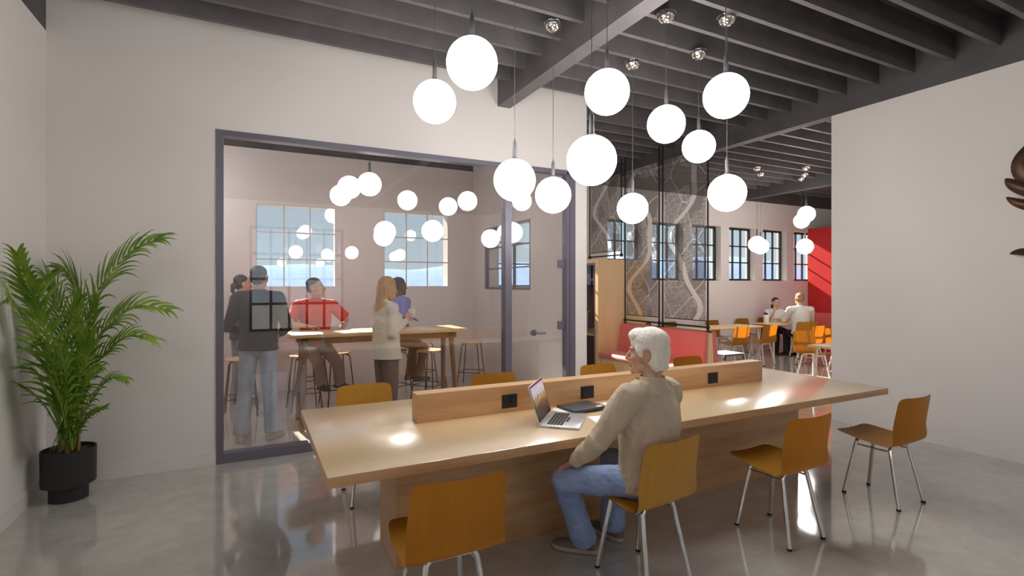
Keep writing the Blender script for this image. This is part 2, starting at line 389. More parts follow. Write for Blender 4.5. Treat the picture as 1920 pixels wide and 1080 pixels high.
# ------------------------------------------------------------------ camera, sun, sky
cam = bpy.data.cameras.new('camera'); co = bpy.data.objects.new('camera', cam); C.objects.link(co)
YAW = 0.467298
co.location = (0, 0, 1.6); co.rotation_euler = (PI/2, 0, -YAW)
cam.sensor_width = 36; cam.lens = 36*965.886/1920; cam.shift_y = -(540-533.386)/1920; cam.clip_start = 0.02; cam.clip_end = 500
bpy.context.scene.camera = co
sun = bpy.data.lights.new('sun', 'SUN'); so = bpy.data.objects.new('sun', sun); C.objects.link(so)
sun.energy = 26; sun.angle = math.radians(0.6); sun.color = (1.0, 0.90, 0.76)
so.rotation_euler = V((0.13, -1, -0.65)).to_track_quat('-Z', 'Y').to_euler(); so.location = (0, 20, 15)
w = bpy.data.worlds.new('sky'); bpy.context.scene.world = w; w.use_nodes = True
nt = w.node_tree; bg = nt.nodes['Background']
tc = node(nt, 'ShaderNodeTexCoord'); sx = node(nt, 'ShaderNodeSeparateXYZ'); L(nt, tc.outputs['Generated'], sx.inputs[0])
r = node(nt, 'ShaderNodeValToRGB'); e = r.color_ramp.elements
e[0].position = 0.0; e[0].color = (0.70, 0.82, 0.90, 1); e[1].position = 0.55; e[1].color = (0.30, 0.48, 0.72, 1)
q = r.color_ramp.elements.new(0.16); q.color = (0.52, 0.69, 0.81, 1)
L(nt, sx.outputs['Z'], r.inputs['Fac']); L(nt, r.outputs['Color'], bg.inputs['Color']); bg.inputs['Strength'].default_value = 1.0
vs = bpy.context.scene.view_settings
vs.view_transform = 'Standard'; vs.look = 'None'; vs.gamma = 1; vs.exposure = -0.12; vs.use_curve_mapping = False
cy = bpy.context.scene.cycles
cy.max_bounces = 10; cy.diffuse_bounces = 5; cy.glossy_bounces = 5; cy.transparent_max_bounces = 16; cy.sample_clamp_indirect = 6
cy.caustics_reflective = False; cy.caustics_refractive = False; cy.use_denoising = True
# ------------------------------------------------------------------ room shell
def S(name, mb, m, label=None, cat=None, group=None, parent=None, smooth=False):
    o = mb.build(name, m, parent, smooth=smooth)
    if parent is None: props(o, label, cat, group, 'structure')
    return o
YG0, YG1 = 5.278, 5.40          # glazed partition wall
YF = 8.46                       # window wall, inner face
XL, XR = -1.45, 6.143
def wall_x(x0, x1, y0, y1, z0, z1, holes):
    """wall running along X with rectangular holes (xa, xb, za, zb)"""
    b = MB(); xs = x0
    for (a, c, za, zb) in sorted(holes):
        if a > xs: b.box(xs, a, y0, y1, z0, z1)
        if za > z0: b.box(a, c, y0, y1, z0, za)
        if zb < z1: b.box(a, c, y0, y1, zb, z1)
        xs = c
    if xs < x1: b.box(xs, x1, y0, y1, z0, z1)
    return b
S('floor', MB().box(-1.6, 15.2, -3.2, 8.75, -0.12, 0), M['floor'], 'polished grey concrete floor running through all rooms', 'floor')
S('ceiling', MB().box(-1.6, 15.2, -3.2, 8.75, 4.05, 4.15), M['dark'], 'black painted ceiling deck above the joists', 'ceiling')
S('wall_left', MB().box(-1.6, XL, -3.2, 8.75, 0, 3.6), M['wall'], 'pale grey left wall beside the potted palm', 'wall')
S('wall_front', wall_x(XL, 3.70, YG0, YG1, 0, 4.05, [(-0.285, 3.525, 0, 2.982)]), M['wall'], 'pale grey wall framing the glazed meeting room', 'wall')
S('wall_right', MB().box(XR, 6.29, -3.2, 3.753, 0, 3.6), M['wall'], 'plain pale grey right wall with bronze leaf art', 'wall')
side = MB()
SW = (6.36, 7.95, 1.52, 2.53)
for a in ((YG1, SW[0], 0, 3.79), (SW[1], YF, 0, 3.79), (SW[0], SW[1], 0, SW[2]), (SW[0], SW[1], SW[3], 3.79)):
    side.box(3.5, 3.70, a[0], a[1], a[2], a[3])
S('wall_meeting_room', side, M['wall'], 'meeting room side wall holding the dark framed inner window', 'wall')
cw = [(6.44+1.17*k, 6.44+1.17*k+0.90, 1.69, 2.95) for k in range(6)]
mw = [(0.05, 1.175, 1.56, 2.80), (1.925, 3.04, 1.56, 2.80)]
xw = [(4.0, 5.1, 1.56, 2.80)]
S('wall_back', wall_x(-1.6, 15.2, YF, 8.75, 0, 3.6, mw+xw+cw), M['wall'], 'far exterior wall pierced by the row of windows', 'wall')
rw = [(-0.06, 2.09, 0.47, 3.0)]
S('wall_rear', wall_x(-1.6, 6.29, -3.2, -3.0, 0, 3.6, rw), M['wall'], 'wall with tall windows behind the camera', 'wall')
S('wall_cafe_end', MB().box(15.0, 15.2, 1.8, 8.75, 0, 4.05), M['wall'], 'end wall of the cafe beyond the red partition', 'wall')
S('wall_cafe_side', MB().box(6.29, 15.2, 1.8, 2.0, 0, 4.05), M['wall'], 'cafe side wall hidden behind the right wall', 'wall')
S('wall_red', MB().box(12.85, 13.05, 4.0, YF, 0, 3.04), M['redpaint'], 'glossy red partition wall at the end of the cafe', 'wall')
# beams and joists
bl = MB().box(-1.6, XL, -3.2, 8.75, 3.602, 4.05); S('beam_left', bl, M['dark'], 'dark steel beam resting on the left wall', 'beam')
bm_ = MB().box(2.481, 2.636, -3.2, YG0, 3.615, 4.05); S('beam_middle', bm_, M['joist'], 'dark beam crossing above the table into the glazed wall', 'beam')
br = MB().box(XR, 6.295, -3.2, YF, 3.602, 4.05); S('beam_right', br, M['dark'], 'dark beam running over the right wall into the cafe', 'beam')
b3 = MB().box(10.35, 10.5, 2.0, YF, 3.602, 4.05); S('beam_cafe', b3, M['dark'], 'dark beam far inside the cafe', 'beam')
bf = MB().box(XL, 15.0, YF, 8.75, 3.602, 4.05); S('beam_back', bf, M['dark'], 'dark beam lying along the far window wall', 'beam')
br2 = MB().box(XL, XR, -3.2, -3.0, 3.602, 4.05); S('beam_rear', br2, M['dark'], 'dark beam above the windows behind the camera', 'beam')
def joists(x0, x1, ylo, yhi, lab, skip):
    proto = None
    for k in range(-24, 13):
        y = 4.604+0.343*k
        if y < ylo or y > yhi or (skip and 5.2 < y < 5.42): continue
        if proto is None:
            proto = MB().box(x0, x1, 0, 0.045, 0, 0.25).build('ceiling_joist', M['joist'], smooth=False); o = proto
            props(o, lab, 'joist', lab.replace('one ', 'row of '), 'structure')
        else:
            o = proto.copy(); C.objects.link(o)
        o.location = (0, y, 3.80)
joists(XL, 2.481, -2.9, 8.3, 'one dark ceiling joist of the bay left of the middle beam', True)
joists(2.636, XR, -2.9, 8.3, 'one dark ceiling joist of the bay between middle and right beams', True)
joists(6.295, 10.35, 2.1, 8.3, 'one dark ceiling joist of the cafe bay', False)
joists(10.5, 15.0, 2.1, 8.3, 'one dark ceiling joist of the last cafe bay', False)
# baseboards
S('baseboard_left', MB().box(XL, XL+0.008, -3.0, YG0, 0, 0.115), M['base'], 'low baseboard along the left wall', 'baseboard')
S('baseboard_front', MB().box(XL+0.008, -0.285, YG0-0.008, YG0, 0, 0.115), M['base'], 'low baseboard left of the glazed opening', 'baseboard')
S('baseboard_right', MB().box(XR-0.008, XR, -3.0, 3.753, 0, 0.115), M['base'], 'low baseboard along the right wall', 'baseboard')

# glazed partition: frame, panes and the glass door
def root_struct(name, label, cat, loc=(0, 0, 0)):
    return thing(name, loc, 0, label, cat, None, 'structure')
win = root_struct('window_1', 'large lilac grey framed glazing of the meeting room', 'glazed partition')
X0, X1, ZT = -0.285, 3.525, 2.982
MB().box(X0, X0+0.055, YG0-0.012, YG0+0.10, 0, ZT).box(X0+0.055, 3.40, YG0-0.012, YG0+0.10, ZT-0.05, ZT).box(X0+0.055, 2.575, YG0-0.012, YG0+0.10, 0, 0.085).build('frame', M['frame'], win, False)
MB().box(2.575, 2.656, YG0-0.012, YG0+0.10, 0, ZT-0.05).build('post', M['frame'], win, False)
MB().box(X0+0.056, 2.574, YG0+0.045, YG0+0.055, 0.086, ZT-0.051).build('pane', M['partglass'], win, False)
MB().box(2.657, 2.905, YG0+0.045, YG0+0.055, 0.01, ZT-0.051).build('pane', M['partglass'], win, False)
MB().box(3.45, X1, YG0-0.012, YG0+0.10, 0, ZT).build('jamb', M['frame'], win, False)
dr = root_struct('door_1', 'frameless glass door of the meeting room with metal lever', 'door')
MB().box(2.912, 3.395, YG0+0.045, YG0+0.055, 0.01, ZT-0.056).build('pane', M['partglass'], dr, False)
MB().box(3.40, 3.45, YG0+0.0, YG0+0.09, 0, ZT-0.05).build('frame', M['frame'], dr, False)
for z in (0.25, 1.055, 1.80):
    MB().box(3.31, 3.41, YG0+0.035, YG0+0.065, z, z+0.10, 0.004).build('hinge', M['frame'], dr, False)
h = MB().lathe([(0.036, -0.012), (0.036, 0.012)], 24, M=Matrix.Translation((2.965, YG0+0.03, 1.03)) @ Matrix.Rotation(PI/2, 4, 'X'))
h.tube([(2.965, YG0+0.03, 1.03), (2.965, YG0-0.04, 1.03), (2.985, YG0-0.05, 1.03), (3.08, YG0-0.05, 1.028)], 0.011, 10)
h.build('handle', M['frame'], dr)

# windows of the far wall
def window(n, label, x0, x1, z0, z1, y, cols, rows, fm, fw, mwid, dep=0.05):
    r = root_struct('window_%d' % n, label, 'window', ((x0+x1)/2, y, z0))
    hx = (x1-x0)/2; H = z1-z0
    f = MB()
    f.box(-hx, -hx+fw, 0, dep, 0, H).box(hx-fw, hx, 0, dep, 0, H).box(-hx+fw, hx-fw, 0, dep, 0, fw).box(-hx+fw, hx-fw, 0, dep, H-fw, H)
    f.build('frame', fm, r, False)
    g = MB()
    for i in range(1, cols): 
        x = -hx+fw+(2*hx-2*fw)*i/cols; g.box(x-mwid/2, x+mwid/2, 0.005, dep-0.005, fw, H-fw)
    for j in range(1, rows):
        z = fw+(H-2*fw)*j/rows; g.box(-hx+fw, hx-fw, 0.008, dep-0.008, z-mwid/2, z+mwid/2)
    g.build('muntin', fm, r, False)
    MB().box(-hx+fw, hx-fw, dep*0.45, dep*0.55, fw, H-fw).build('pane', M['glass'], r, False)
    return r
n = 2
for q, lab in zip(mw, ('meeting room window above the dark shirted and red shirted men', 'meeting room window behind the man in violet')):
    window(n, lab, *q, YF+0.012, 3, 3, M['whiteframe'], 0.012, 0.02, 0.03); n += 1
window(n, 'window seen through the dark framed inner window', *xw[0], YF+0.10, 3, 3, M['black'], 0.03, 0.025); n += 1
names = ['first', 'second', 'third', 'fourth', 'fifth', 'last']
for k, q in enumerate(cw):
    window(n, '%s black framed cafe window counting from the wooden booth' % names[k] if k < 5 else 'black framed cafe window partly hidden by the red partition', *q, YF+0.15, 3, 3, M['black'], 0.045, 0.028); n += 1
iw = root_struct('window_%d' % n, 'dark framed inner window in the meeting room side wall', 'window', (3.5, 0, 0)); n += 1
a, b_, z0, z1 = SW
f = MB().box(0.0, 0.06, a, a+0.035, z0, z1).box(0.0, 0.06, b_-0.035, b_, z0, z1).box(0.0, 0.06, a+.035, b_-.035, z0, z0+0.035).box(0.0, 0.06, a+.035, b_-.035, z1-0.035, z1)
f.build('frame', M['frame'], iw, False)
g = MB().box(0.01, 0.05, 6.9, 6.93, z0+.035, z1-.035)
for j in (1, 2): g.box(0.015, 0.045, a+.035, b_-.035, z0+(z1-z0)*j/3-.01, z0+(z1-z0)*j/3+.01)
g.build('muntin', M['frame'], iw, False)
MB().box(0.027, 0.033, a+.035, b_-.035, z0+.035, z1-.035).build('pane', M['glass'], iw, False)
for q in rw:
    window(n, 'tall black framed window behind the camera, facing the glazing', *q, -3.12, 5, 4, M['black'], 0.06, 0.06); n += 1

# outside
g = MB().box(-60, 90, -40, 140, -0.4, -0.3); S('ground_outside', g, M['paving'], 'pale paved ground outside the windows', 'ground')
hill = bmesh.new(); random.seed(3)
NX = 80; rows = []
for j in range(9):
    row = []
    for i in range(NX+1):
        x = -60+190*i/NX; y = 70+j*8
        hh = (5.0+max(0, min(4.5, (x-30)*0.09))+0.5*math.sin(x*0.05+0.8)+0.4*math.sin(x*0.17))*math.sin(PI*min(1, j/5)/2)*(1 if j < 6 else (9-j)/3.5)
        row.append(hill.verts.new((x, y, -0.3+max(0, hh)+0.25*noise.noise(V((x*.2, y*.2, 0))))))
    rows.append(row)
for j in range(8):
    for i in range(NX): hill.faces.new((rows[j][i], rows[j][i+1], rows[j+1][i+1], rows[j+1][i]))
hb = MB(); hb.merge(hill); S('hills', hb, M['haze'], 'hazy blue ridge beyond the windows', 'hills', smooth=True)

# ------------------------------------------------------------------ communal table
tb = thing('communal_table', (2.477, 3.068, 0), 0, 'long oak communal table with raised centre divider in the front room', 'table')
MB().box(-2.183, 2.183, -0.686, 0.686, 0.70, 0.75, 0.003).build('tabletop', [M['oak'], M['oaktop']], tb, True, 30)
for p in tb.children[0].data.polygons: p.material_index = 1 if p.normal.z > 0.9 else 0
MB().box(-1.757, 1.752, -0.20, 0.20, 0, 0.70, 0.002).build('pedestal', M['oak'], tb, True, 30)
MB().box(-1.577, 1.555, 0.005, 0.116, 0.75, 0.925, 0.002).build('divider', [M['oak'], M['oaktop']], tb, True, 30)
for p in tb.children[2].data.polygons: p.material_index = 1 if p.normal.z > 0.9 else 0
for x in (1.531, 2.158, 3.421):
    f = MB().box(-0.056, 0.056, -0.006, 0, -0.045, 0.045, 0.002)
    o = f.build('power_outlet', M['black'], tb); o.location = (x-2.477, 0.005, 0.823); o['label'] = 'black power outlet'
    g = MB()
    for s in (-0.025, 0.025): g.box(s-0.017, s+0.017, -0.0085, -0.006, -0.02, 0.02, 0.001)
    g.build('socket', M['rubber'], o)

# laptop, folder, papers
def laptop(loc, rz):
    r = thing('laptop', loc, rz, 'open silver laptop with a mountain picture on its screen, on the long table', 'laptop')
    W, D = 0.355, 0.235
    MB().box(-W/2, W/2, -D, 0, 0, 0.014, 0.004).build('base', M['alu'], r)
    k = MB()
    for j in range(5):
        for i in range(14):
            x = -0.145+i*0.0207; y = -0.035-j*0.0195
            k.box(x, x+0.0175, y-0.0165, y, 0.0140, 0.0152)
    k.box(-0.06, 0.05, -0.150, -0.134, 0.0140, 0.0152)
    k.build('keyboard', M['key'], r, False)
    MB().box(-0.055, 0.055, -0.225, -0.158, 0.0140, 0.0144).build('touchpad', M['mirror'] if False else M['alu'], r, False)
    T = Matrix.Translation((0, 0.0, 0.014)) @ Matrix.Rotation(math.radians(-17), 4, 'X')
    l = MB().box(-W/2, W/2, 0, 0.007, 0, 0.235, 0.003).build('lid', M['alu'], r); l.matrix_local = T
    MB().box(-W/2+.006, W/2-.006, -0.0008, 0, 0.008, 0.228).build('bezel', M['screenblack'], l, False)
    MB().box(-W/2+.016, W/2-.016, -0.0016, -0.0008, 0.022, 0.218).build('display', M['display'], l, False)
    pt = MB()
    for s in range(3): pt.box(-W/2-0.0006, -W/2+.002, -0.07-s*0.022, -0.058-s*0.022, 0.005, 0.009)
    pt.build('port', M['key'], r, False)
    return r
laptop((1.645, 2.788, 0.7502), math.atan2(0.262, 0.239))
def sheet(name, poly, z0, th, m, label, cat, bev=0):
    cx = sum(p[0] for p in poly)/len(poly); cy_ = sum(p[1] for p in poly)/len(poly)
    o = MB().prism([(p[0]-cx, p[1]-cy_) for p in poly], 0, th, bev=bev).build(name, m)
    o.location = (cx, cy_, z0); return props(o, label, cat)
sheet('document_folder', [(1.80, 2.99), (2.07, 3.05), (2.10, 2.87), (1.83, 2.81)], 0.7502, 0.008, M['paper'], 'white folder lying under the charcoal notebook', 'folder', 0.001)
nb = thing('notebook', (2.0, 2.92, 0.7585), math.radians(5), 'closed charcoal notebook on the white folder behind the laptop', 'notebook')
MB().box(-0.135, 0.135, -0.10, 0.10, 0, 0.0175, 0.003).build('cover', M['folder'], nb)
MB().box(-0.131, 0.1365, -0.1015, 0.097, 0.004, 0.0135).build('pages', M['folder'], nb, False)
MB().box(0.075, 0.12, -0.085, -0.06, 0.0175, 0.018).build('sticker', M['paper'], nb, False)
sheet('paper_sheet', [(1.86, 2.47), (2.08, 2.43), (2.13, 2.70), (1.92, 2.74)], 0.7502, 0.0015, M['paper'], 'white paper sheet by the seated old man on the table', 'paper')
sheet('writing_pad', [(2.18, 2.80), (2.34, 2.77), (2.38, 2.97), (2.22, 3.0)], 0.7502, 0.006, M['paper'], 'small white pad near the divider behind the old man', 'notepad', 0.001)

# ------------------------------------------------------------------ chairs
def shell_mesh():
    prof = [(0.243, 0.466), (0.20, 0.460), (0.10, 0.449), (0.0, 0.441), (-0.09, 0.437), (-0.145, 0.440), (-0.182, 0.456), (-0.203, 0.49), (-0.214, 0.55), (-0.224, 0.63), (-0.238, 0.72), (-0.250, 0.800)]
    # resample
    P = [V((0, a, b)) for a, b in prof]; Ls = [0]
    for i in range(1, len(P)): Ls.append(Ls[-1]+(P[i]-P[i-1]).length)
    T = Ls[-1]; NS, NT = 44, 18
    def at(s):
        for i in range(1, len(P)):
            if s <= Ls[i]+1e-9:
                f = (s-Ls[i-1])/(Ls[i]-Ls[i-1]); 
                a = P[max(i-2, 0)]; b = P[i-1]; c = P[i]; d = P[min(i+1, len(P)-1)]
                return 0.5*((2*b)+(c-a)*f+(2*a-5*b+4*c-d)*f*f+(3*b-a-3*c+d)*f**3)
    bm = bmesh.new(); g = []
    for i in range(NS+1):
        u = i/NS
        s = T*(u + 0.04*math.sin(2*PI*u)*-1) if 0 else T*u
        # denser near the ends for the round corners
        s = T*(0.5-0.5*math.cos(PI*u))*0.35+T*u*0.65
        p = at(min(s, T)); a = s/T
        hw = 0.185+0.03*math.sin(PI*min(1, a*1.6))**1 if a < 0.62 else 0.215
        if a >= 0.62: hw = 0.215 - 0.012*((a-0.62)/0.38)
        if 0.30 < a < 0.62: hw = 0.208+0.007*(a-0.30)/0.32 if a > 0.45 else 0.21
        hw *= 1.045; rr = 0.055 if a > 0.5 else 0.06
        e_ = min(s, T-s)
        if e_ < rr: hw = hw-rr+math.sqrt(max(0, rr*rr-(rr-e_)**2))
        row = []
        for j in range(NT+1):
            t = -1+2*j/NT; x = hw*t
            q = V((x, p.y, p.z)); c = (x/0.21)**2
            seat = max(0, 1-a/0.5); back = max(0, min(1, (a-0.5)/0.2))
            q.z += 0.014*c*seat+0.004*c; q.y += 0.034*c*back
            row.append(bm.verts.new(q))
        g.append(row)
    for i in range(NS):
        for j in range(NT):
            bm.faces.new((g[i][j], g[i+1][j], g[i+1][j+1], g[i][j+1]))
    bmesh.ops.solidify(bm, geom=bm.faces[:], thickness=0.014)
    b = MB(); b.merge(bm); return b
def leg_bm(sx, sy):
    b = MB()
    foot = V((0.163*sx, 0.188*sy, 0.012)); top = V((0.118*sx, (0.125 if sy > 0 else 0.110)*sy, 0.395)); end = V((0.09*sx, (0.12 if sy > 0 else 0.104)*sy, 0.424))
    pts = [foot, foot.lerp(top, 0.5), top]
    for k in range(1, 6):
        f = k/6; pts.append(top.lerp(top+V((0, 0, 0.026)), f).lerp(end, f))
    pts.append(end)
    return b.tube(pts, 0.0135, 14)
def make_chair(label, group, metal='chrome'):
    c = thing('dining_chair', (0, 0, 0), 0, label, 'chair', group)
    shell_mesh().build('shell', M['ply'], c, True, 40)
    for sx in (-1, 1):
        for sy in (-1, 1):
            l = leg_bm(sx, sy).build('leg', M[metal], c)
            MB().lathe([(0.0145, 0), (0.015, 0.014)], 12, (0.163*sx, 0.188*sy, 0)).build('foot_cap', M['rubber'], l)
    for sy, y in ((1, 0.12), (-1, -0.104)):
        MB().tube([(-0.092, y, 0.424), (0.092, y, 0.424)], 0.0135, 14).build('top_rail', M[metal], c)
    for sx in (-1, 1):
        MB().tube([(0.118*sx, 0.125, 0.385), (0.112*sx, -0.10, 0.385)], 0.006, 8).build('side_bar', M[metal], c)
    return c
near_lab = ['ochre plywood chair nearest the camera, at the table end by the palm', 'ochre plywood chair the old man sits on', 'ochre plywood chair just right of the old man, empty', 'ochre plywood chair furthest right, beside the plain wall']
GN = 'ochre chairs around the long table'
chair = make_chair(near_lab[0], GN); chair.location = (0.775, 2.225, 0)
man_chair = dup(chair, (1.925, 2.215, 0), math.radians(6), near_lab[1])
dup(chair, (3.045, 2.20, 0), 0, near_lab[2]); dup(chair, (4.238, 2.205, 0), 0, near_lab[3])
far_lab = ['ochre chair across the table, leftmost, backrest against the glazing', 'ochre chair across the table, backrest behind the divider left of the laptop', 'ochre chair across the table, in front of the glass door jamb', 'ochre chair across the table, just right of the old man\'s head']
for x, lab in zip((0.80, 1.935, 3.075, 4.285), far_lab):
    dup(chair, (x, 3.985, 0), PI, lab)

# ------------------------------------------------------------------ pendants
def make_pendant(label, group, zg, r=0.15, ztop=3.80):
    p = thing('globe_pendant', (0, 0, 0), 0, label, 'pendant lamp', group)
    # origin at globe centre height is handled by z of the thing
    MB().ball((0, 0, 0), r, 40).build('globe', M['globe'], p, True, 0)
    MB().lathe([(0.012, r-0.006), (0.030, r-0.002), (0.030, r+0.004), (0.016, r+0.012), (0.014, r+0.12), (0.007, r+0.135), (0.005, r+0.15)], 20).build('lamp_holder', M['cord'], p)
    MB().tube([(0, 0, r+0.15), (0, 0, ztop-zg-0.05)], 0.0028, 8).build('cord', M['cord'], p)
    prof = [(0.004, -0.074)]+[(0.074*math.cos(a), -0.074*math.sin(a)) for a in [PI/2*(1-k/10) for k in range(1, 11)]]+[(0.078, 0.0), (0.078, 0.006), (0.0, 0.006)]
    o = MB().lathe(prof, 32, (0, 0, ztop-zg-0.007), cap=False).build('ceiling_canopy', M['mirror'], p, True, 40)
    return p
GP = 'globe pendants over the long table'
lowp = make_pendant('x', GP, 2.35); highp = make_pendant('x', GP, 2.90)
low = [((1.687, 3.301), 'low globe pendant in front of the glazing\'s slim post'), ((2.258, 3.708), 'low globe pendant touching the top corner of the glass door jamb'), ((1.834, 2.566), 'low globe pendant appearing largest, in front of the wall end'), ((3.479, 2.979), 'low globe pendant furthest right, before the cafe windows'), ((3.355, 4.006), 'low globe pendant appearing smallest, before the map panels')]
high = [((1.161, 3.522), 'high globe pendant furthest left of the whole cluster'), ((1.155, 2.811), 'high globe pendant topmost in view, beside the leftmost one'), ((2.143, 2.821), 'high globe pendant directly above the largest low globe'), ((3.0, 3.169), 'high globe pendant hanging between two others over the table middle'), ((2.918, 2.508), 'high globe pendant furthest right among the upper ones'), ((3.761, 3.545), 'high globe pendant smallest of the upper ones, below the furthest right')]
for lst, pr_, z in ((low, lowp, 2.35), (high, highp, 2.90)):
    for i, ((x, y), lab) in enumerate(lst):
        if i == 0: pr_.location = (x, y, z); pr_['label'] = lab
        else: dup(pr_, (x, y, z), 0, lab)
GC = 'globe pendants in the cafe'
for (x, y, z, lab) in ((8.42, 6.53, 2.35, 'cafe globe pendant, left of the overlapping low pair'), (8.94, 6.85, 2.35, 'cafe globe pendant, right of the overlapping low pair'), (9.77, 6.49, 2.35, 'cafe globe pendant hung low beside the red wall'), (9.30, 6.15, 2.92, 'cafe globe pendant, upper one of the high pair near the red wall'), (10.2, 6.85, 2.92, 'cafe globe pendant, lower one of the high pair near the red wall')):
    dup(lowp if z < 2.5 else highp, (x, y, z), 0, lab, GC)
dup(highp, (1.36, 6.80, 2.90), 0, 'globe pendant hanging inside the meeting room behind the glass')['group'] = 'meeting room pendants'
dup(highp, (-0.95, 6.85, 2.90), 0, 'added fill globe pendant in the meeting room corner hidden behind the front wall')['group'] = 'meeting room pendants'  # this and the next two: unseen lamps added to brighten the meeting room
dup(highp, (-0.95, 7.70, 2.90), 0, 'added fill globe pendant at the meeting room window wall hidden behind the front wall')['group'] = 'meeting room pendants'
dup(highp, (-0.95, 6.05, 2.90), 0, 'added fill globe pendant in the meeting room nearest the front wall, hidden behind it')['group'] = 'meeting room pendants'
GR = 'added globe pendants off camera'  # off-camera lamps added as fill; the first also matches a reflection in the glazing
rp = make_pendant('added low globe pendant behind the camera, matching a reflection in the glazing', GR, 2.35); rp.location = (2.1, -1.9, 2.35)
dup(rp, (0.9, -2.2, 2.35), 0, 'added low fill globe pendant behind the camera')
dup(highp, (5.45, -0.6, 2.90), 0, 'added fill globe pendant off camera by the right wall', GR)
dup(highp, (-0.92, -1.0, 2.90), 0, 'added fill globe pendant behind the camera by the left wall', 'added globe pendants off camera')  # unseen lamp added to lift the left side of the room
dup(highp, (-0.95, 2.15, 2.90), 0, 'added fill globe pendant off camera nearest the potted palm', 'added globe pendants off camera')  # unseen lamp added to light the palm and the front wall's left end
dup(highp, (4.25, 6.60, 2.90), 0, 'added fill globe pendant in the passage between meeting room and red bench', GC)  # unseen lamp added to light the booth front and the bench
for i, (x, y) in enumerate(((7.9, 3.3), (10.4, 3.6), (9.0, 2.7), (10.9, 5.1))):  # unseen lamps added behind the right wall to brighten the cafe
    dup(highp, (x, y, 2.92), 0, 'added fill cafe globe pendant %s' % ('over the near cafe table', 'behind the plain wall near the red partition', 'deep behind the plain wall', 'behind the plain wall facing the far windows')[i], GC)

# ------------------------------------------------------------------ meeting room furniture
ht = thing('high_table', (1.383, 6.31, 0), 0, 'pale topped bar height table with slanted brown legs in the meeting room', 'table')
MB().box(-1.028, 1.028, -0.31, 0.31, 1.015, 1.05, 0.004).build('tabletop', M['hightop'], ht)
MB().box(-0.93, 0.93, -0.16, -0.12, 0.93, 1.015).box(-0.93, 0.93, 0.12, 0.16, 0.93, 1.015).build('apron', M['leg_wood'], ht, False)
for sx in (-1, 1):
    for sy in (-1, 1):
        MB().tube([(0.86*sx, 0.14*sy, 1.01), (0.90*sx, 0.27*sy, 0.0)], [(0.035, 0.045), (0.028, 0.034)], 4, side=(1, 0, 0)).build('leg', M['leg_wood'], ht, False)
    MB().box(0.86*sx-0.03, 0.86*sx+0.03, -0.2, 0.2, 0.955, 1.016).build('bracket', M['black'], ht, False)
for x, y, r_, lab in ((0.55, 0.05, 0.2, 'sheet of paper lying on the right half of the high table'), (-0.35, -0.02, -0.2, 'sheet of paper lying on the left half of the high table')):
    o = MB().box(-0.105, 0.105, -0.148, 0.148, 0, 0.002).build('paper_sheet', M['paper'], None, False)
    o.location = (1.383+x, 6.31+y, 1.0502); o.rotation_euler = (0, 0, r_); props(o, lab, 'paper')
def make_stool(label):
    s = thing('bar_stool', (0, 0, 0), 0, label, 'stool', 'round stools around the high table')
    MB().lathe([(0.0, 0.672), (0.16, 0.672), (0.176, 0.68), (0.178, 0.69), (0.172, 0.698), (0.12, 0.695), (0.0, 0.692)], 32, cap=False).build('seat', M['hightop'], s)
    for sx in (-1, 1):
        for sy in (-1, 1):
            MB().tube([(0.185*sx, 0.185*sy, 0), (0.125*sx, 0.125*sy, 0.63), (0.115*sx, 0.115*sy, 0.655), (0.08*sx, 0.08*sy, 0.668)], 0.0075, 10).build('leg', M['copper'], s)
    k = 0.165
    MB().tube([(-k, -k, 0.22), (k, -k, 0.22), (k, k, 0.22), (-k, k, 0.22), (-k, -k, 0.22)], 0.006, 8).build('foot_ring', M['copper'], s)
    return s
st = make_stool('round wooden stool behind the high table, left of the seated red shirt man\'s legs'); st.location = (1.02, 7.22, 0); st.rotation_euler = (0, 0, .2)
for x, y, lab in ((0.78, 8.05, 'round wooden stool furthest back by the window wall'), (3.12, 7.62, 'round wooden stool standing alone right of the high table'), (2.20, 6.90, 'round wooden stool just left of the high table\'s right legs'), (2.42, 8.0, 'round wooden stool behind the right end of the high table'), (1.74, 7.05, 'round wooden stool the man in violet sits on'), (-0.12, 7.15, 'round wooden stool behind the dark shirted man')):
    dup(st, (x, y, 0), 0.3*x, lab)
dup(st, (0.60, 7.12, 0), 0.1, 'round wooden stool the red shirted man sits on')

# ------------------------------------------------------------------ booth, bench, map panels
pb = thing('phone_booth', (5.75, 7.8, 0), 0, 'tall pale wooden booth with a dark glazed door at the end of the red bench', 'booth')
b = MB().box(-0.52, 0.52, -0.67, -0.59, 0, 2.03).box(-0.52, 0.52, 0.58, 0.64, 0, 2.03).box(0.44, 0.52, -0.59, 0.58, 0, 2.03).box(-0.52, 0.44, -0.59, 0.58, 1.97, 2.03)
b.box(-0.52, -0.46, 0.40, 0.58, 0, 1.97); b.build('body', M['maple'], pb, False)
d = MB().box(-0.505, -0.475, -0.59, -0.53, 0, 1.97).box(-0.505, -0.475, 0.34, 0.40, 0, 1.97).box(-0.505, -0.475, -0.53, 0.34, 1.93, 1.97).box(-0.505, -0.475, -0.53, 0.34, 1.66, 1.70).box(-0.505, -0.475, -0.53, 0.34, 0, 0.06)
do = d.build('door', M['mauve'], pb, False)
MB().box(-0.493, -0.487, -0.53, 0.34, 0.06, 1.93).build('door_pane', M['glass'], do, False)
MB().tube([(-0.505, -0.42, 0.82), (-0.55, -0.42, 0.83), (-0.55, -0.42, 1.12), (-0.505, -0.42, 1.13)], 0.012, 10).build('handle', M['cord'], do)
MB().box(-0.44, 0.43, -0.58, 0.57, 0.70, 0.74).build('desk', M['maple'], pb, False)
MB().box(0.425, 0.44, -0.58, 0.57, 0.02, 1.96).box(-0.45, 0.425, 0.56, 0.58, 0.02, 1.96).build('lining', M['mauve'], pb, False)
bq = thing('banquette', (5.78, 6.16, 0), 0, 'double sided red upholstered bench with pale wood ends', 'bench')
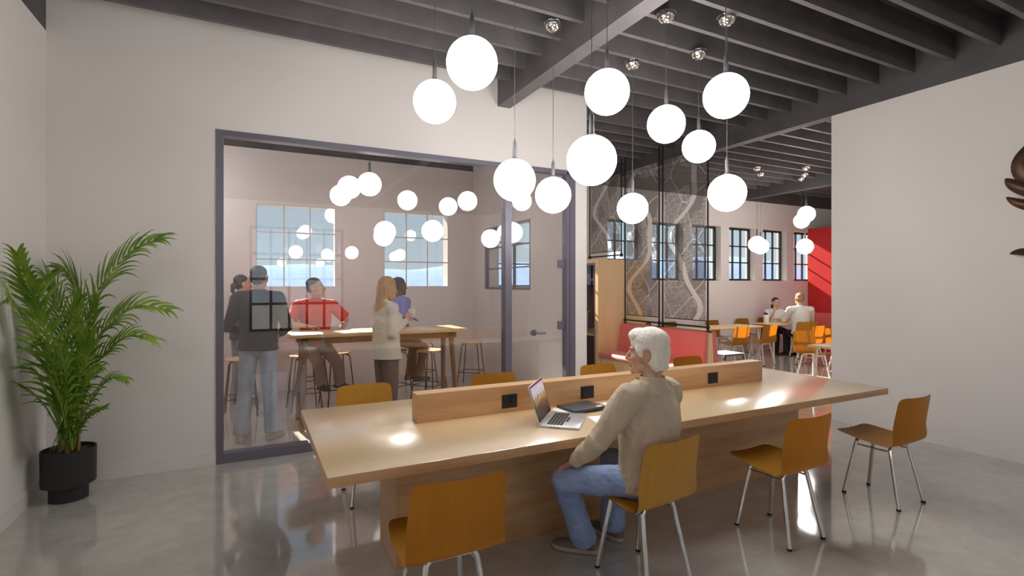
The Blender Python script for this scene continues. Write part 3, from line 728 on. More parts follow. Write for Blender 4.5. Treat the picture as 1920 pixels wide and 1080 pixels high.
def prof_y(poly, y0, y1, m, name, bev=0):
    Mx = Matrix(((1, 0, 0, 0), (0, 0, 1, 0), (0, 1, 0, 0), (0, 0, 0, 1)))
    return MB().prism(poly, y0, y1, M=Mx, bev=bev).build(name, m, bq, True, 30)
prof_y([(-0.085, 0), (0.085, 0), (0.035, 0.915), (-0.035, 0.915)], -0.93, 0.94, M['maple'], 'back_core')
for s in (-1, 1):
    prof_y([(s*0.062, 0.44), (s*0.037, 0.925), (s*0.085, 0.935), (s*0.105, 0.91), (s*0.165, 0.44)][::s], -0.935, 0.94, M['red'], 'back_pad', 0.012)
    prof_y([(s*0.09, 0), (s*0.53, 0), (s*0.53, 0.38), (s*0.09, 0.38)][::-s], -0.93, 0.94, M['maple'], 'seat_base')
    prof_y([(s*0.09, 0.38), (s*0.56, 0.38), (s*0.57, 0.43), (s*0.54, 0.46), (s*0.15, 0.455), (s*0.09, 0.44)][::-s], -0.935, 0.94, M['red'], 'seat_cushion', 0.012)
MB().box(-0.03, 0.03, -0.93, 0.94, 0.915, 0.93).build('top_rail', M['black'], bq, False)
def map_panel(y0, y1, ry0, ry1, zs, zr, zb, lab):
    zc = (zs+3.55)/2; X = 5.78
    p = thing('map_panel', (X, (y0+y1)/2, zc), 0, lab, 'screen', 'hanging street map screens')
    yc = (y0+y1)/2
    MB().box(-0.004, 0.004, y0-yc, y1-yc, zs-zc, 3.55-zc).build('sheet', M['map'], p, False)
    for y in (ry0, ry1):
        r_ = MB().tube([(0, y-yc, zb-zc), (0, y-yc, 3.80-zc)], 0.013, 10).build('rod', M['black'], p)
        MB().ball((0, y-yc, zr-zc), 0.03, 14).lathe([(0.03, 0), (0.03, 0.012)], 16, (0, y-yc, zb-zc)).build('joint', M['black'], r_)
    MB().tube([(0, ry0-yc, zr-zc), (0, ry1-yc, zr-zc)], 0.013, 10).build('rail', M['black'], p)
    MB().box(-0.008, 0.008, y0-yc, y1-yc, zs-0.012-zc, zs-zc).build('edge_strip', M['black'], p, False)
    for y in (y0+0.05, y1-0.05):
        pass
map_panel(6.29, 7.06, 6.26, 7.095, 1.085, 0.99, 0.93, 'printed map screen above the bench, next to the wooden booth')
map_panel(5.32, 6.14, 5.28, 6.18, 1.085, 0.99, 0.93, 'printed map screen above the bench, nearest its open end')
map_panel(7.24, 8.10, 7.20, 8.14, 2.20, 2.12, 2.09, 'printed map screen hanging above the wooden booth')

# ------------------------------------------------------------------ cafe furniture
cafe_chair = make_chair('x', 'ochre chairs in the cafe', 'whitemetal')
cafe = [(8.32, 6.98, 0, 'ochre cafe chair seen from behind, nearest the red bench'), (9.12, 6.98, 0.0, 'ochre cafe chair seen from behind, second from the red bench'),
        (7.25, 8.10, PI, 'ochre cafe chair against the window wall, half behind the left map screen rail'), (7.95, 8.10, PI, 'ochre cafe chair against the window wall, behind the map screen\'s end rod'),
        (9.20, 8.08, PI, 'ochre cafe chair against the window wall, behind the chair nearest the bench'), (10.30, 8.17, PI, 'ochre cafe chair against the window wall, left of the seated woman'),
        (8.42, 5.45, PI-0.25, 'ochre cafe chair facing the room at the near wooden table, left one'), (9.45, 5.55, PI-0.15, 'ochre cafe chair facing the room at the near wooden table, by the wall edge'),
        (9.85, 6.45, 0, 'ochre cafe chair just right of the seated man in white'), (10.47, 6.45, 0, 'ochre cafe chair partly cut by the plain wall edge'),
        (10.72, 7.20, -0.5, 'ochre cafe chair the man in white shirt sits on'), (11.05, 8.17, PI, 'ochre cafe chair the woman in white top sits on')]
for i, (x, y, a, lab) in enumerate(cafe):
    if i == 0: cafe_chair.location = (x, y, 0); cafe_chair.rotation_euler = (0, 0, a); cafe_chair['label'] = lab
    else: dup(cafe_chair, (x, y, 0), a, lab)
def cafe_table(x, y, w_, d_, lab, h_=0.74):
    t = thing('cafe_table', (x, y, 0), 0, lab, 'table')
    MB().box(-w_/2, w_/2, -d_/2, d_/2, h_-0.03, h_, 0.012, 3).build('tabletop', M['maple'], t)
    for sx in (-1, 1):
        for sy in (-1, 1):
            MB().tube([((w_/2-0.1)*sx, (d_/2-0.09)*sy, h_-0.03), ((w_/2-0.06)*sx, (d_/2-0.05)*sy, 0)], 0.016, 10).build('leg', M['whitemetal'], t)
    return t
cafe_table(8.35, 7.50, 2.3, 0.62, 'long pale cafe table behind the two chairs seen from behind')
cafe_table(10.80, 7.62, 1.5, 0.50, 'cafe table between the seated woman and man')
cafe_table(8.35, 4.30, 2.55, 0.74, 'pale wooden cafe table poking out from behind the plain wall')
sd = thing('side_table', (7.28, 6.28, 0), 0, 'small white side table with black rounded edge beside the bench end', 'table')
MB().box(-0.24, 0.24, -0.20, 0.20, 0.415, 0.43, 0.006).build('tabletop', M['mug'], sd)
MB().tube([(0.24, -0.19, 0), (0.24, -0.19, 0.38), (0.22, -0.19, 0.405), (-0.22, -0.19, 0.405), (-0.24, -0.19, 0.38), (-0.24, -0.19, 0)], 0.010, 10).build('leg_frame', M['black'], sd)
MB().tube([(0.24, 0.19, 0), (0.24, 0.19, 0.38), (0.22, 0.19, 0.405), (-0.22, 0.19, 0.405), (-0.24, 0.19, 0.38), (-0.24, 0.19, 0)], 0.010, 10).build('leg_frame', M['black'], sd)
th = thing('thermos_flask', (10.18, 7.66, 0.7402), 0, 'white flask with black pump top on the cafe table by the seated woman', 'flask')
MB().lathe([(0.05, 0), (0.056, 0.01), (0.056, 0.16), (0.05, 0.18), (0.035, 0.19)], 24).build('body', M['mug'], th)
MB().lathe([(0.036, 0.19), (0.036, 0.215), (0.02, 0.225)], 20).box(-0.09, 0.01, -0.012, 0.012, 0.215, 0.235).build('pump_top', M['black'], th)
rb = thing('red_bench', (12.55, 6.3, 0), 0, 'red banquette built along the red partition wall', 'bench')
MB().box(-0.20, 0.28, -2.0, 2.0, 0, 0.36).build('base', M['redpaint'], rb, False)
MB().box(-0.22, 0.20, -2.0, 2.0, 0.36, 0.46, 0.02).build('seat_cushion', M['red'], rb)
MB().box(0.20, 0.28, -2.0, 2.0, 0.46, 0.88, 0.02).build('backrest', M['red'], rb)

# ------------------------------------------------------------------ potted palm
_c, _s = math.cos(YAW), math.sin(YAW)
def cam_pt(u, v, d):
    """world point at distance d along the view axis (photo measurement to place the real leaves)"""
    t = (u-960)/965.886; w_ = -(v-533.386)/965.886
    return V((d*(_s+_c*t), d*(_c-_s*t), 1.6+d*w_))
PX, PY = -1.225, 4.94
palm = thing('potted_palm', (PX, PY, 0), 0, 'bushy green palm in a round black stepped pot in the left corner', 'plant')
PO = V((PX, PY, 0))
MB().lathe([(0.0, 0), (0.118, 0), (0.118, 0.112), (0.163, 0.117), (0.165, 0.375), (0.157, 0.375), (0.152, 0.345), (0.0, 0.34)], 48, cap=False).build('pot', M['pot'], palm, True, 30)
MB().lathe([(0.0, 0.352), (0.10, 0.355), (0.1525, 0.348)], 32, cap=False).build('soil', M['soil'], palm)
def spline(P, n):
    out = []
    m_ = len(P)-1
    for i in range(n+1):
        x = i/n*m_; k = min(int(x), m_-1); f = x-k
        a, b, c, d = P[max(k-1, 0)], P[k], P[k+1], P[min(k+2, m_)]
        out.append(0.5*((2*b)+(c-a)*f+(2*a-5*b+4*c-d)*f*f+(3*b-a-3*c+d)*f**3))
    return out
def clampw(p):
    return V((max(p.x, XL+0.012), min(p.y, YG0-0.012), max(p.z, 0.03)))
rnd = random.Random(11)
def frond(px, d0, d1, Lmax, roll, start=0.25, nl=17, wid=0.0135):
    P = [cam_pt(u, v, d0+(d1-d0)*i/(len(px)-1)) for i, (u, v) in enumerate(px)]
    base = PO+V((rnd.uniform(-.04, .04), rnd.uniform(-.04, .04), 0.36))
    P = [base, base.lerp(P[0], 0.55)+V((0, 0, 0.05))]+P
    R = [clampw(p) for p in spline(P, 44)]
    b = MB(); k = len(R)
    b.tube([p-PO for p in R], [0.0075*(1-i/k)+0.0012 for i in range(k)], 6)
    bm = b.bm
    n0 = int(start*k)
    for i in range(nl):
        f = i/(nl-1); x = n0+(k-2-n0)*f; j = int(x); p = R[j].lerp(R[j+1], x-j)
        T = (R[min(j+2, k-1)]-R[max(j-1, 0)]).normalized()
        side0 = T.cross(V((_s, _c, 0))).normalized(); view = -T.cross(side0).normalized()
        side = side0*math.cos(roll)+view*math.sin(roll)
        ln = 1.22*Lmax*(0.50+0.50*math.sin(PI*min(1, f*1.05+0.15)))*(1-0.10*f)*rnd.uniform(0.88, 1.12)
        for sg in (-1, 1):
            D = (T*(0.60+0.75*f)+side*sg*0.9*(1-0.5*f)+V((0, 0, 0.20))).normalized()
            nrm = T.cross(D); nrm = nrm.normalized() if nrm.length > 1e-3 else V((0, 0, 1))
            cur = p.copy(); g = 0.12+0.16*rnd.random(); prev = None; NS = 6
            for q in range(NS+1):
                h = q/NS; w_ = wid*min(1, 0.35+h*4)*max(0.02, (1-h)**0.8)*(0.6+0.7*Lmax/0.3)
                across = D.cross(nrm).normalized()
                c = clampw(cur)-PO
                row = [bm.verts.new(clampw(cur-across*w_+nrm*w_*0.35)-PO), bm.verts.new(c), bm.verts.new(clampw(cur+across*w_+nrm*w_*0.35)-PO)]
                if prev:
                    for a in (0, 1):
                        bm.faces.new((prev[a], prev[a+1], row[a+1], row[a]))
                prev = row
                cur = cur+D*(ln/NS); D = (D+V((0, 0, -g*(0.4+1.8*h)))).normalized()
    b.build('frond', M['leaf'], palm, True, 0)
FR = [
 ([(150, 690), (176, 564), (205, 516), (250, 467), (303, 446)], 3.85, 3.95, 0.30, 0.5, 0.42),
 ([(108, 700), (70, 575), (50, 531), (34, 478)], 3.66, 3.28, 0.30, -0.5, 0.40),
 ([(105, 740), (78, 648), (42, 592), (20, 560), (8, 566)], 3.60, 3.12, 0.25, 0.6, 0.36),
 ([(150, 730), (180, 640), (211, 603), (252, 573), (316, 580)], 3.75, 3.85, 0.27, 0.7, 0.36),
 ([(145, 760), (172, 692), (205, 653), (242, 628), (286, 636)], 3.7, 3.8, 0.20, 0.7, 0.34),
 ([(138, 700), (155, 598), (144, 548), (128, 512), (108, 505)], 3.9, 4.0, 0.27, 0.6, 0.42),
 ([(140, 805), (171, 752), (203, 710), (234, 711)], 3.7, 3.7, 0.15, 0.8, 0.28),
 ([(142, 815), (168, 778), (195, 764)], 3.72, 3.70, 0.12, 0.8, 0.28),
 ([(114, 812), (85, 763), (58, 735), (38, 722)], 3.65, 3.45, 0.14, 0.8, 0.28),
 ([(112, 800), (90, 745), (68, 700), (45, 690)], 3.62, 3.42, 0.17, 0.7, 0.30),
 ([(124, 790), (124, 721), (118, 660), (112, 640)], 3.60, 3.35, 0.20, 0.2, 0.30),
 ([(132, 763), (155, 690), (171, 607), (180, 560)], 3.75, 3.7, 0.25, 0.3, 0.36),
 ([(114, 763), (98, 690), (80, 610), (62, 570)], 3.68, 3.50, 0.26, -0.3, 0.36),
 ([(120, 780), (104, 700), (84, 650), (66, 648)], 3.60, 3.38, 0.21, 0.4, 0.34),
 ([(132, 780), (150, 700), (162, 650), (168, 625)], 3.62, 3.50, 0.22, 0.1, 0.34),
 ([(128, 720), (120, 640), (105, 560), (88, 520)], 3.78, 3.75, 0.27, 0.3, 0.42),
 ([(130, 800), (146, 745), (170, 705), (190, 690)], 3.62, 3.5, 0.16, 0.6, 0.3),
 ([(125, 800), (112, 750), (96, 722), (78, 712)], 3.6, 3.42, 0.16, 0.6, 0.3),
 ([(126, 740), (135, 650), (140, 590), (150, 560)], 3.7, 3.6, 0.25, 0.2, 0.4),
]
for a in FR: frond(*a)
for (x, y, tx, ty, r_) in ((-0.045, 0.0, -0.10, 0.02, 0.017), (0.0, -0.03, -0.01, -0.06, 0.020), (0.04, 0.01, 0.07, 0.0, 0.019), (0.0, 0.04, 0.02, 0.07, 0.015), (0.06, -0.02, 0.12, -0.05, 0.011)):
    s_ = MB().tube([(x, y, 0.34), (x*1.05, y*1.05, 0.50), (tx*.8, ty*.8, 0.72), (tx*1.3, ty*1.3, 0.95)], [r_*1.15, r_, r_*.8, r_*.35], 10).build('stem', [M['stem'], M['stemb']], palm)
    for p in s_.data.polygons:
        p.material_index = 1 if p.center.z < 0.47 else 0

# ------------------------------------------------------------------ bronze leaf art on the right wall
art = thing('leaf_wall_sculpture', (XR, 1.80, 2.25), 0, 'bronzed metal leaf sculpture mounted on the right wall at the photo edge', 'wall art')
MB().tube([(-0.03, 0.0, -0.55), (-0.035, -0.02, -0.1), (-0.03, 0.02, 0.3)], 0.012, 10).build('stem', M['leafart'], art)
MB().box(-0.03, 0, -0.03, 0.03, -0.06, 0.06).build('wall_mount', M['leafart'], art)
def artleaf(pts, wmax):
    b = MB(); t = bmesh.new(); R = spline([V(p) for p in pts], 14); prev = None
    for i, p in enumerate(R):
        T = (R[min(i+1, 14)]-R[max(i-1, 0)]).normalized(); a = T.cross(V((1, 0, 0))).normalized()
        f = i/14; w_ = wmax*(math.sin(PI*f**0.8)**0.8 if 0 < f < 1 else 0.02)
        row = [t.verts.new(p+a*w_*s+V((-0.028*(1-s*s)*w_/wmax, 0, 0))) for s in (-1, -0.5, 0, 0.5, 1)]
        if prev:
            for j in range(4): t.faces.new((prev[j], prev[j+1], row[j+1], row[j]))
        prev = row
    bmesh.ops.solidify(t, geom=t.faces[:], thickness=0.004)
    b.merge(t).build('leaf', M['leafart'], art)
artleaf([(-0.035, 0.0, 0.10), (-0.06, 0.16, 0.16), (-0.07, 0.29, 0.24), (-0.06, 0.352, 0.31)], 0.06)
artleaf([(-0.035, 0.0, 0.02), (-0.06, 0.15, 0.03), (-0.07, 0.27, 0.08), (-0.06, 0.345, 0.14)], 0.045)
artleaf([(-0.035, 0.02, 0.15), (-0.07, 0.20, 0.30), (-0.08, 0.235, 0.45), (-0.05, 0.16, 0.62)], 0.075)
artleaf([(-0.035, 0.0, -0.35), (-0.06, 0.14, -0.37), (-0.07, 0.25, -0.36), (-0.05, 0.325, -0.375)], 0.035)
artleaf([(-0.035, 0.0, -0.06), (-0.06, 0.10, -0.06), (-0.06, 0.21, -0.02)], 0.03)
for sg in ((-0.3, 0.24), (-0.34, 0.05), (-0.28, -0.2), (-0.2, 0.5)):
    artleaf([(-0.035, 0.0, sg[1]*0.5), (-0.06, sg[0]*0.5, sg[1]*0.9), (-0.05, sg[0], sg[1]*1.2)], 0.055)
# ------------------------------------------------------------------ people
def frame3(f, up=V((0, 0, 1))):
    f = f.normalized(); r_ = f.cross(up).normalized(); u = r_.cross(f).normalized()
    return Matrix((( r_.x, f.x, u.x, 0), (r_.y, f.y, u.y, 0), (r_.z, f.z, u.z, 0), (0, 0, 0, 1)))

def head_pieces(b, Mh, sc=1.0, beard=False):
    """skull, jaw, brow, nose, lips, ears; origin between the ears, +Y is the face"""
    Q = Mh @ Matrix.Scale(sc, 4)
    E_ = lambda c, r, seg=20: b.ball(c, r, seg, M=Q)
    E_((0, -0.012, 0.035), (0.076, 0.096, 0.092), 28)          # skull
    E_((0, 0.030, -0.020), (0.064, 0.062, 0.085), 24)          # face
    E_((0, 0.050, -0.078), (0.042, 0.040, 0.036))              # jaw
    E_((0, 0.079, -0.102), (0.022, 0.018, 0.017))              # chin
    E_((0.042, 0.018, -0.070), (0.022, 0.048, 0.026)); E_((-0.042, 0.018, -0.070), (0.022, 0.048, 0.026))
    E_((0, 0.076, 0.030), (0.050, 0.020, 0.015))               # brow
    E_((0.036, 0.062, -0.022), (0.026, 0.026, 0.022)); E_((-0.036, 0.062, -0.022), (0.026, 0.026, 0.022))
    b.tube([(0, 0.084, 0.022), (0, 0.100, -0.002), (0, 0.116, -0.030), (0, 0.100, -0.040)], [0.010, 0.0115, 0.014, 0.010], 12, M=Q)
    E_((0, 0.110, -0.030), (0.014, 0.013, 0.012)); E_((0.012, 0.098, -0.034), 0.010); E_((-0.012, 0.098, -0.034), 0.010)
    E_((0, 0.090, -0.062), (0.024, 0.010, 0.007)); E_((0, 0.088, -0.074), (0.021, 0.010, 0.007))
    for s in (-1, 1):
        E_((0.078*s, -0.012, -0.004), (0.011, 0.024, 0.034)); E_((0.079*s, -0.006, -0.030), (0.009, 0.013, 0.014))
        b.tube([(0.084*s, 0.008, 0.010), (0.088*s, 0.000, 0.028), (0.090*s, -0.020, 0.030), (0.090*s, -0.034, 0.010), (0.087*s, -0.026, -0.018)], 0.005, 8, M=Q)

def hand_pieces(b, wrist, d, palm_n, thumb, curl=0.35, sc=1.0, spread=0.12):
    """palm plus five bent fingers. d: pointing direction, palm_n: out of the palm, thumb: side the thumb is on"""
    d = d.normalized(); n_ = (palm_n-d*palm_n.dot(d)).normalized(); s = d.cross(n_); s = s if s.dot(thumb) > 0 else -s
    w = V(wrist)
    b.limb([w-d*0.01*sc, w+d*0.045*sc, w+d*0.085*sc], [(0.027*sc, 0.016*sc), (0.037*sc, 0.014*sc), (0.040*sc, 0.012*sc)], 12, side=s)
    Ls = ((0.026, 0.070), (0.009, 0.078), (-0.009, 0.073), (-0.026, 0.058))
    F = []
    for i, (o, ln) in enumerate(Ls):
        p = w+d*(0.082-0.004*abs(i-1))*sc+s*o*sc
        dd = (d+s*(o*spread*8)).normalized(); pts = [p]; a = curl*(0.8+0.15*i)
        for k, fr in enumerate((0.45, 0.30, 0.25)):
            dd = (dd*math.cos(a)+n_*math.sin(a)).normalized(); nd = n_*math.cos(a)-d*0
            pts.append(pts[-1]+dd*ln*fr*sc); a = curl*0.9
        F.append((pts, [0.0088*sc, 0.0085*sc, 0.0078*sc, 0.0066*sc]))
    p = w+d*0.022*sc+s*0.026*sc
    td = (d*0.62+s*0.75+n_*0.22).normalized(); t2 = (d*0.85+s*0.35+n_*(0.3+curl*0.3)).normalized()
    F.append(([p, p+td*0.034*sc, p+td*0.034*sc+t2*0.03*sc, p+td*0.034*sc+t2*0.052*sc], [0.0125*sc, 0.0105*sc, 0.0092*sc, 0.0075*sc]))
    return F

def shoe(name, ankle, toe, m, solem, parent, L_=1.0, z0=0.0):
    """upper with a sole below it"""
    f = V((toe[0], toe[1], 0)).normalized(); Q = Matrix.Translation((ankle[0], ankle[1], z0)) @ frame3(f)
    def outline(g): 
        return [(-g(0.0), 0)]
    sec = [(-0.082, 0.018, 0.050), (-0.070, 0.031, 0.080), (-0.04, 0.037, 0.098), (0.0, 0.039, 0.098), (0.045, 0.042, 0.080), (0.09, 0.047, 0.060), (0.135, 0.047, 0.049), (0.168, 0.040, 0.042), (0.190, 0.022, 0.032)]
    t = bmesh.new(); rings = []
    n = 16
    for (y, w_, h_) in sec:
        ring = []
        for j in range(n):
            a = 2*PI*j/n; x = w_*math.cos(a); z = math.sin(a)
            z = 0.02+(h_-0.02)*(z if z > 0 else 0)**0.8 if z > 0 else 0.02
            ring.append(t.verts.new((x*(1 if z < 0.05 else 0.92), y*L_, z)))
        rings.append(ring)
    for i in range(len(rings)-1):
        for j in range(n): t.faces.new((rings[i][j], rings[i][(j+1) % n], rings[i+1][(j+1) % n], rings[i+1][j]))
    t.faces.new(rings[0][::-1]); t.faces.new(rings[-1])
    o = MB().merge(t, Q).build(name, m, parent, True, 60)
    left = [(-w_*1.1-0.002, y*L_) for (y, w_, h_) in sec]; right = [(w_*1.1+0.002, y*L_) for (y, w_, h_) in sec][::-1]
    MB().prism(left+[(0, 0.200*L_)]+right+[(0, -0.092*L_)], 0.0, 0.024, M=Q, bev=0.004).build('sole', solem, o)
    return o

def person(J, label, skin, hair, hairm, shirtm, trouserm, shoem, solem=None, group=None, vox=0.006, sleeve='long', hem=0.0, tr=(0.088, 0.062, 0.060), loose=1.0,
           curl=(0.35, 0.35), headscale=1.0, bust=0.0, wrinkle=0.003, wf=(13, 13, 9), handscale=1.0, neckc=True, slim=1.0, beard=None, hemr=None):
    J = {k: (V(v) if not isinstance(v, (int, float)) else v) for k, v in J.items()}
    o0 = V((J['pelvis'].x, J['pelvis'].y, 0))
    root = thing('person', o0, 0, label, 'person', group)
    J = {k: (v-o0 if k not in ('face', 'up', 'toeL', 'toeR', 'hdL', 'hdR', 'pnL', 'pnR') and not isinstance(v, (int, float)) else v) for k, v in J.items()}
    side = (J['shR']-J['shL']).normalized(); hipside = (J['hipR']-J['hipL']).normalized()
    up = J.get('up', V((0, 0, 1))); Mh = Matrix.Translation(J['head']) @ frame3(J['face'], up)
    fwd = V((-side.y, side.x, 0)).normalized()
    # ---- body
    b = MB(); head_pieces(b, Mh, headscale)
    nk = J['neck']; hd = J['head']
    hb_ = Mh @ V((0, -0.018, -0.055))
    b.limb([nk-V((0, 0, 0.05)), nk.lerp(hb_, 0.5), hb_], [0.062*slim, 0.054*slim, 0.054*slim], 16)
    sp = [J['pelvis'], J['pelvis'].lerp(J['chest'], 0.45), J['chest'], J['chest'].lerp(nk, 0.6), nk]
    b.limb(sp, [(0.145*slim, 0.10), (0.125*slim, 0.088), (0.150*slim, 0.105), (0.125*slim, 0.085), (0.06, 0.055)], 18, side=side)
    for s in 'LR':
        sh, el, wr = J['sh'+s], J['el'+s], J['wr'+s]
        b.limb([sh, sh.lerp(el, 0.5), el, el.lerp(wr, 0.35), wr], [0.048*slim, 0.042*slim, 0.036*slim, 0.036*slim, 0.025*slim], 14)
        hp, kn, an = J['hip'+s], J['kn'+s], J['an'+s]
        b.limb([hp, hp.lerp(kn, 0.5), kn, kn.lerp(an, 0.35), an], [0.078, 0.066, 0.050, 0.048, 0.034], 14)
        b.limb([an, an+V((J['toe'+s][0], J['toe'+s][1], 0)).normalized()*0.06-V((0, 0, 0.045))], [0.030, 0.022], 10)
    F = []
    for s, c in zip('LR', curl):
        F += hand_pieces(b, J['wr'+s], J['hd'+s], J['pn'+s], (J['th'+s]-J['wr'+s]) if ('th'+s) in J else fwd, c, handscale)
    me = b.fused(vox, 3, 0.5)
    b = MB(); add(b, me); bpy.data.meshes.remove(me)
    for pts, rr in F:
        b.limb(pts, rr, 10)
    b.build('body', skin, root, True, 0)
    # ---- eyes, brows
    for s in (-1, 1):
        Q = Mh @ Matrix.Scale(headscale, 4)
        e_ = MB().ball((0.031*s, 0.0742, 0.007), 0.0106, 14, M=Q).build('eye', M['eyew'], root, True, 0)
        MB().ball((0.031*s, 0.0828, 0.007), (0.0052, 0.003, 0.0052), 10, M=Q).build('iris', M['iris'], e_, True, 0)
        MB().limb([Q @ V((0.020*s, 0.0815, 0.0135)), Q @ V((0.031*s, 0.0845, 0.0165)), Q @ V((0.042*s, 0.0790, 0.0125))], [0.0028, 0.0034, 0.0026], 8).build('eyelid', skin, root, True, 0)
        MB().limb([Q @ V((0.014*s, 0.0905, 0.028)), Q @ V((0.031*s, 0.0875, 0.033)), Q @ V((0.047*s, 0.076, 0.029))], [0.003, 0.0036, 0.002], 8).build('eyebrow', hairm, root, True, 0)
    MB().limb([Q @ V((-0.020, 0.0935, -0.067)), Q @ V((0, 0.1005, -0.067)), Q @ V((0.020, 0.0935, -0.067))], [0.003, 0.0055, 0.003], 8).build('lips', M['lip'], root, True, 0)
    # ---- hair
    b = MB()
    Q = Mh @ Matrix.Scale(headscale, 4)
    for q in hair['balls']: b.ball(q[0], q[1], 24, M=Q)
    for q in hair.get('tubes', ()):
        b.tube([Q @ V(p) for p in q[0]], q[1], 16, side=Q.to_3x3() @ V((1, 0, 0)))
    me = b.fused(0.005, 3, 0.5, wrinkle=hair.get('wr', 0.003), wf=hair.get('wf', (60, 40, 12)))
    h_ = MB(); h_.bm.free(); h_.build('hair', hairm, root, True, 0, mesh=me)
    if beard:
        b = MB()
        for q in ((0, 0.064, -0.094), (0.035, 0.040, -0.078), (-0.035, 0.040, -0.078)): b.ball(q, (0.034, 0.030, 0.026), 16, M=Q)
        me = b.fused(0.004, 2); h_ = MB(); h_.bm.free(); h_.build('beard', hairm, root, True, 0, mesh=me)
    # ---- shirt
    lo = loose
    b = MB()
    hemz = J['pelvis']+(J['pelvis']-J['chest']).normalized()*hem
    ch = J['chest']; wst = J['pelvis'].lerp(ch, 0.42)
    hr_ = hemr or (0.185*lo, 0.135*lo)
    top = nk+V((0, 0, -0.012))
    b.tube([hemz, J['pelvis'], wst, ch, ch.lerp(nk, 0.45), ch.lerp(nk, 0.75), top], [hr_, (0.178*lo, 0.130*lo), (0.166*lo, 0.124*lo), (0.178*lo*slim, 0.132*lo), (0.178*slim, 0.118*lo), (0.135*slim, 0.092), (0.074, 0.068)], 24, side=side)
    if bust:
        for s in (-1, 1): b.ball(ch+fwd*0.085+side*0.075*s+V((0, 0, 0.02)), 0.062, 16)
    for s in 'LR':
        sh, el, wr = J['sh'+s], J['el'+s], J['wr'+s]
        base = ch.lerp(nk, 0.62)
        b.limb([base.lerp(sh, 0.3), sh.lerp(base, 0.12)], [0.075*slim, 0.068*lo*slim], 14)
        b.tube([nk+(sh-nk)*0.18-V((0, 0, 0.045)), nk.lerp(sh, 0.55)-V((0, 0, 0.012)), sh], [0.060*slim, 0.060*slim, 0.062*lo*slim], 16)
        if sleeve == 'long':
            b.tube([sh, sh.lerp(el, 0.5), el, el.lerp(wr, 0.5), wr-(wr-el).normalized()*0.012], [0.070*lo*slim, 0.060*lo*slim, 0.052*lo*slim, 0.044*lo*slim, 0.035*slim], 16)
            b.ball(el, 0.051*lo*slim, 14)
        else:
            b.tube([sh, sh.lerp(el, 0.45), sh.lerp(el, 0.82)], [0.070*lo*slim, 0.066*lo*slim, 0.068*lo*slim], 16)
        b.ball(sh, 0.068*lo*slim, 16)
    me = b.fused(vox, 5, 0.5, wrinkle=wrinkle, wf=wf, seed=len(label))
    h_ = MB(); h_.bm.free(); shirt = h_.build('shirt', shirtm, root, True, 0, mesh=me)
    if neckc:
        ax = nk-J['chest']; 
        cb = MB()
        for s in (-1, 1):      # collar points
            cb.prism([(0, 0), (0.05*s, 0.012), (0.035*s, -0.055)][::s], 0, 0.006, M=Matrix.Translation(nk+V((0, 0, -0.005))) @ Matrix.Rotation(math.atan2(-fwd.x, fwd.y), 4, 'Z') @ Matrix.Translation((0.012*s, 0.068, 0)) @ Matrix.Rotation(PI/2.4, 4, 'X'))
        cb.build('collar_point', shirtm, shirt, False)
        if sleeve == 'long':
            for s in 'LR':
                wr, el = J['wr'+s], J['el'+s]; d_ = (wr-el).normalized()
                MB().tube([wr-d_*0.060, wr-d_*0.056, wr-d_*0.004, wr, wr-d_*0.004], [0.036*slim, 0.0395*slim, 0.0375*slim, 0.0355*slim, 0.031*slim], 18, cap=False).build('cuff', shirtm, shirt)
        MB().lathe([(0.070, -0.012), (0.077, 0.0), (0.069, 0.046), (0.065, 0.048), (0.064, 0.0)], 24, M=Matrix.Translation(nk-V((0, 0, 0.03))+fwd*0.004)).build('collar', shirtm, shirt)
    # ---- trousers
    b = MB()
    b.limb([J['pelvis']+V((0, 0, 0.07)), J['pelvis']-V((0, 0, 0.02))], [(0.162, 0.118), (0.165, 0.12)], 20, side=hipside)
    for s in 'LR':
        hp, kn, an = J['hip'+s], J['kn'+s], J['an'+s]
        b.ball(hp, tr[0]*1.05, 16)
        hem_ = an+(kn-an).normalized()*0.005-V((0, 0, 0.02))
        b.tube([hp, hp.lerp(kn, 0.5), kn], [tr[0], tr[0]*0.92, tr[1]*1.02], 18); b.ball(kn, tr[1]*1.03, 16)
        b.tube([kn, kn.lerp(an, 0.5), hem_], [tr[1]*1.02, tr[1]*0.96, tr[2]], 18)
    me = b.fused(vox, 4, 0.5, wrinkle=min(wrinkle, 0.006), wf=(11, 11, 14), seed=3)
    h_ = MB(); h_.bm.free(); h_.build('trousers', trouserm, root, True, 0, mesh=me)
    if shoem:
        for s in 'LR':
            shoe('shoe', J['an'+s], J['toe'+s], shoem, solem or shoem, root, 1.0, J['an'+s].z-0.085)
    return root, Mh, J

SHORT = {'balls': [((0, -0.018, 0.052), (0.083, 0.102, 0.088)), ((0, -0.045, 0.01), (0.080, 0.070, 0.085))], 'wr': 0.0015}
def cropped(k=0.0):
    return {'balls': [((0, -0.024, 0.062), (0.080, 0.094, 0.074)), ((0, -0.048, 0.012), (0.076, 0.064, 0.080))], 'wr': 0.001}

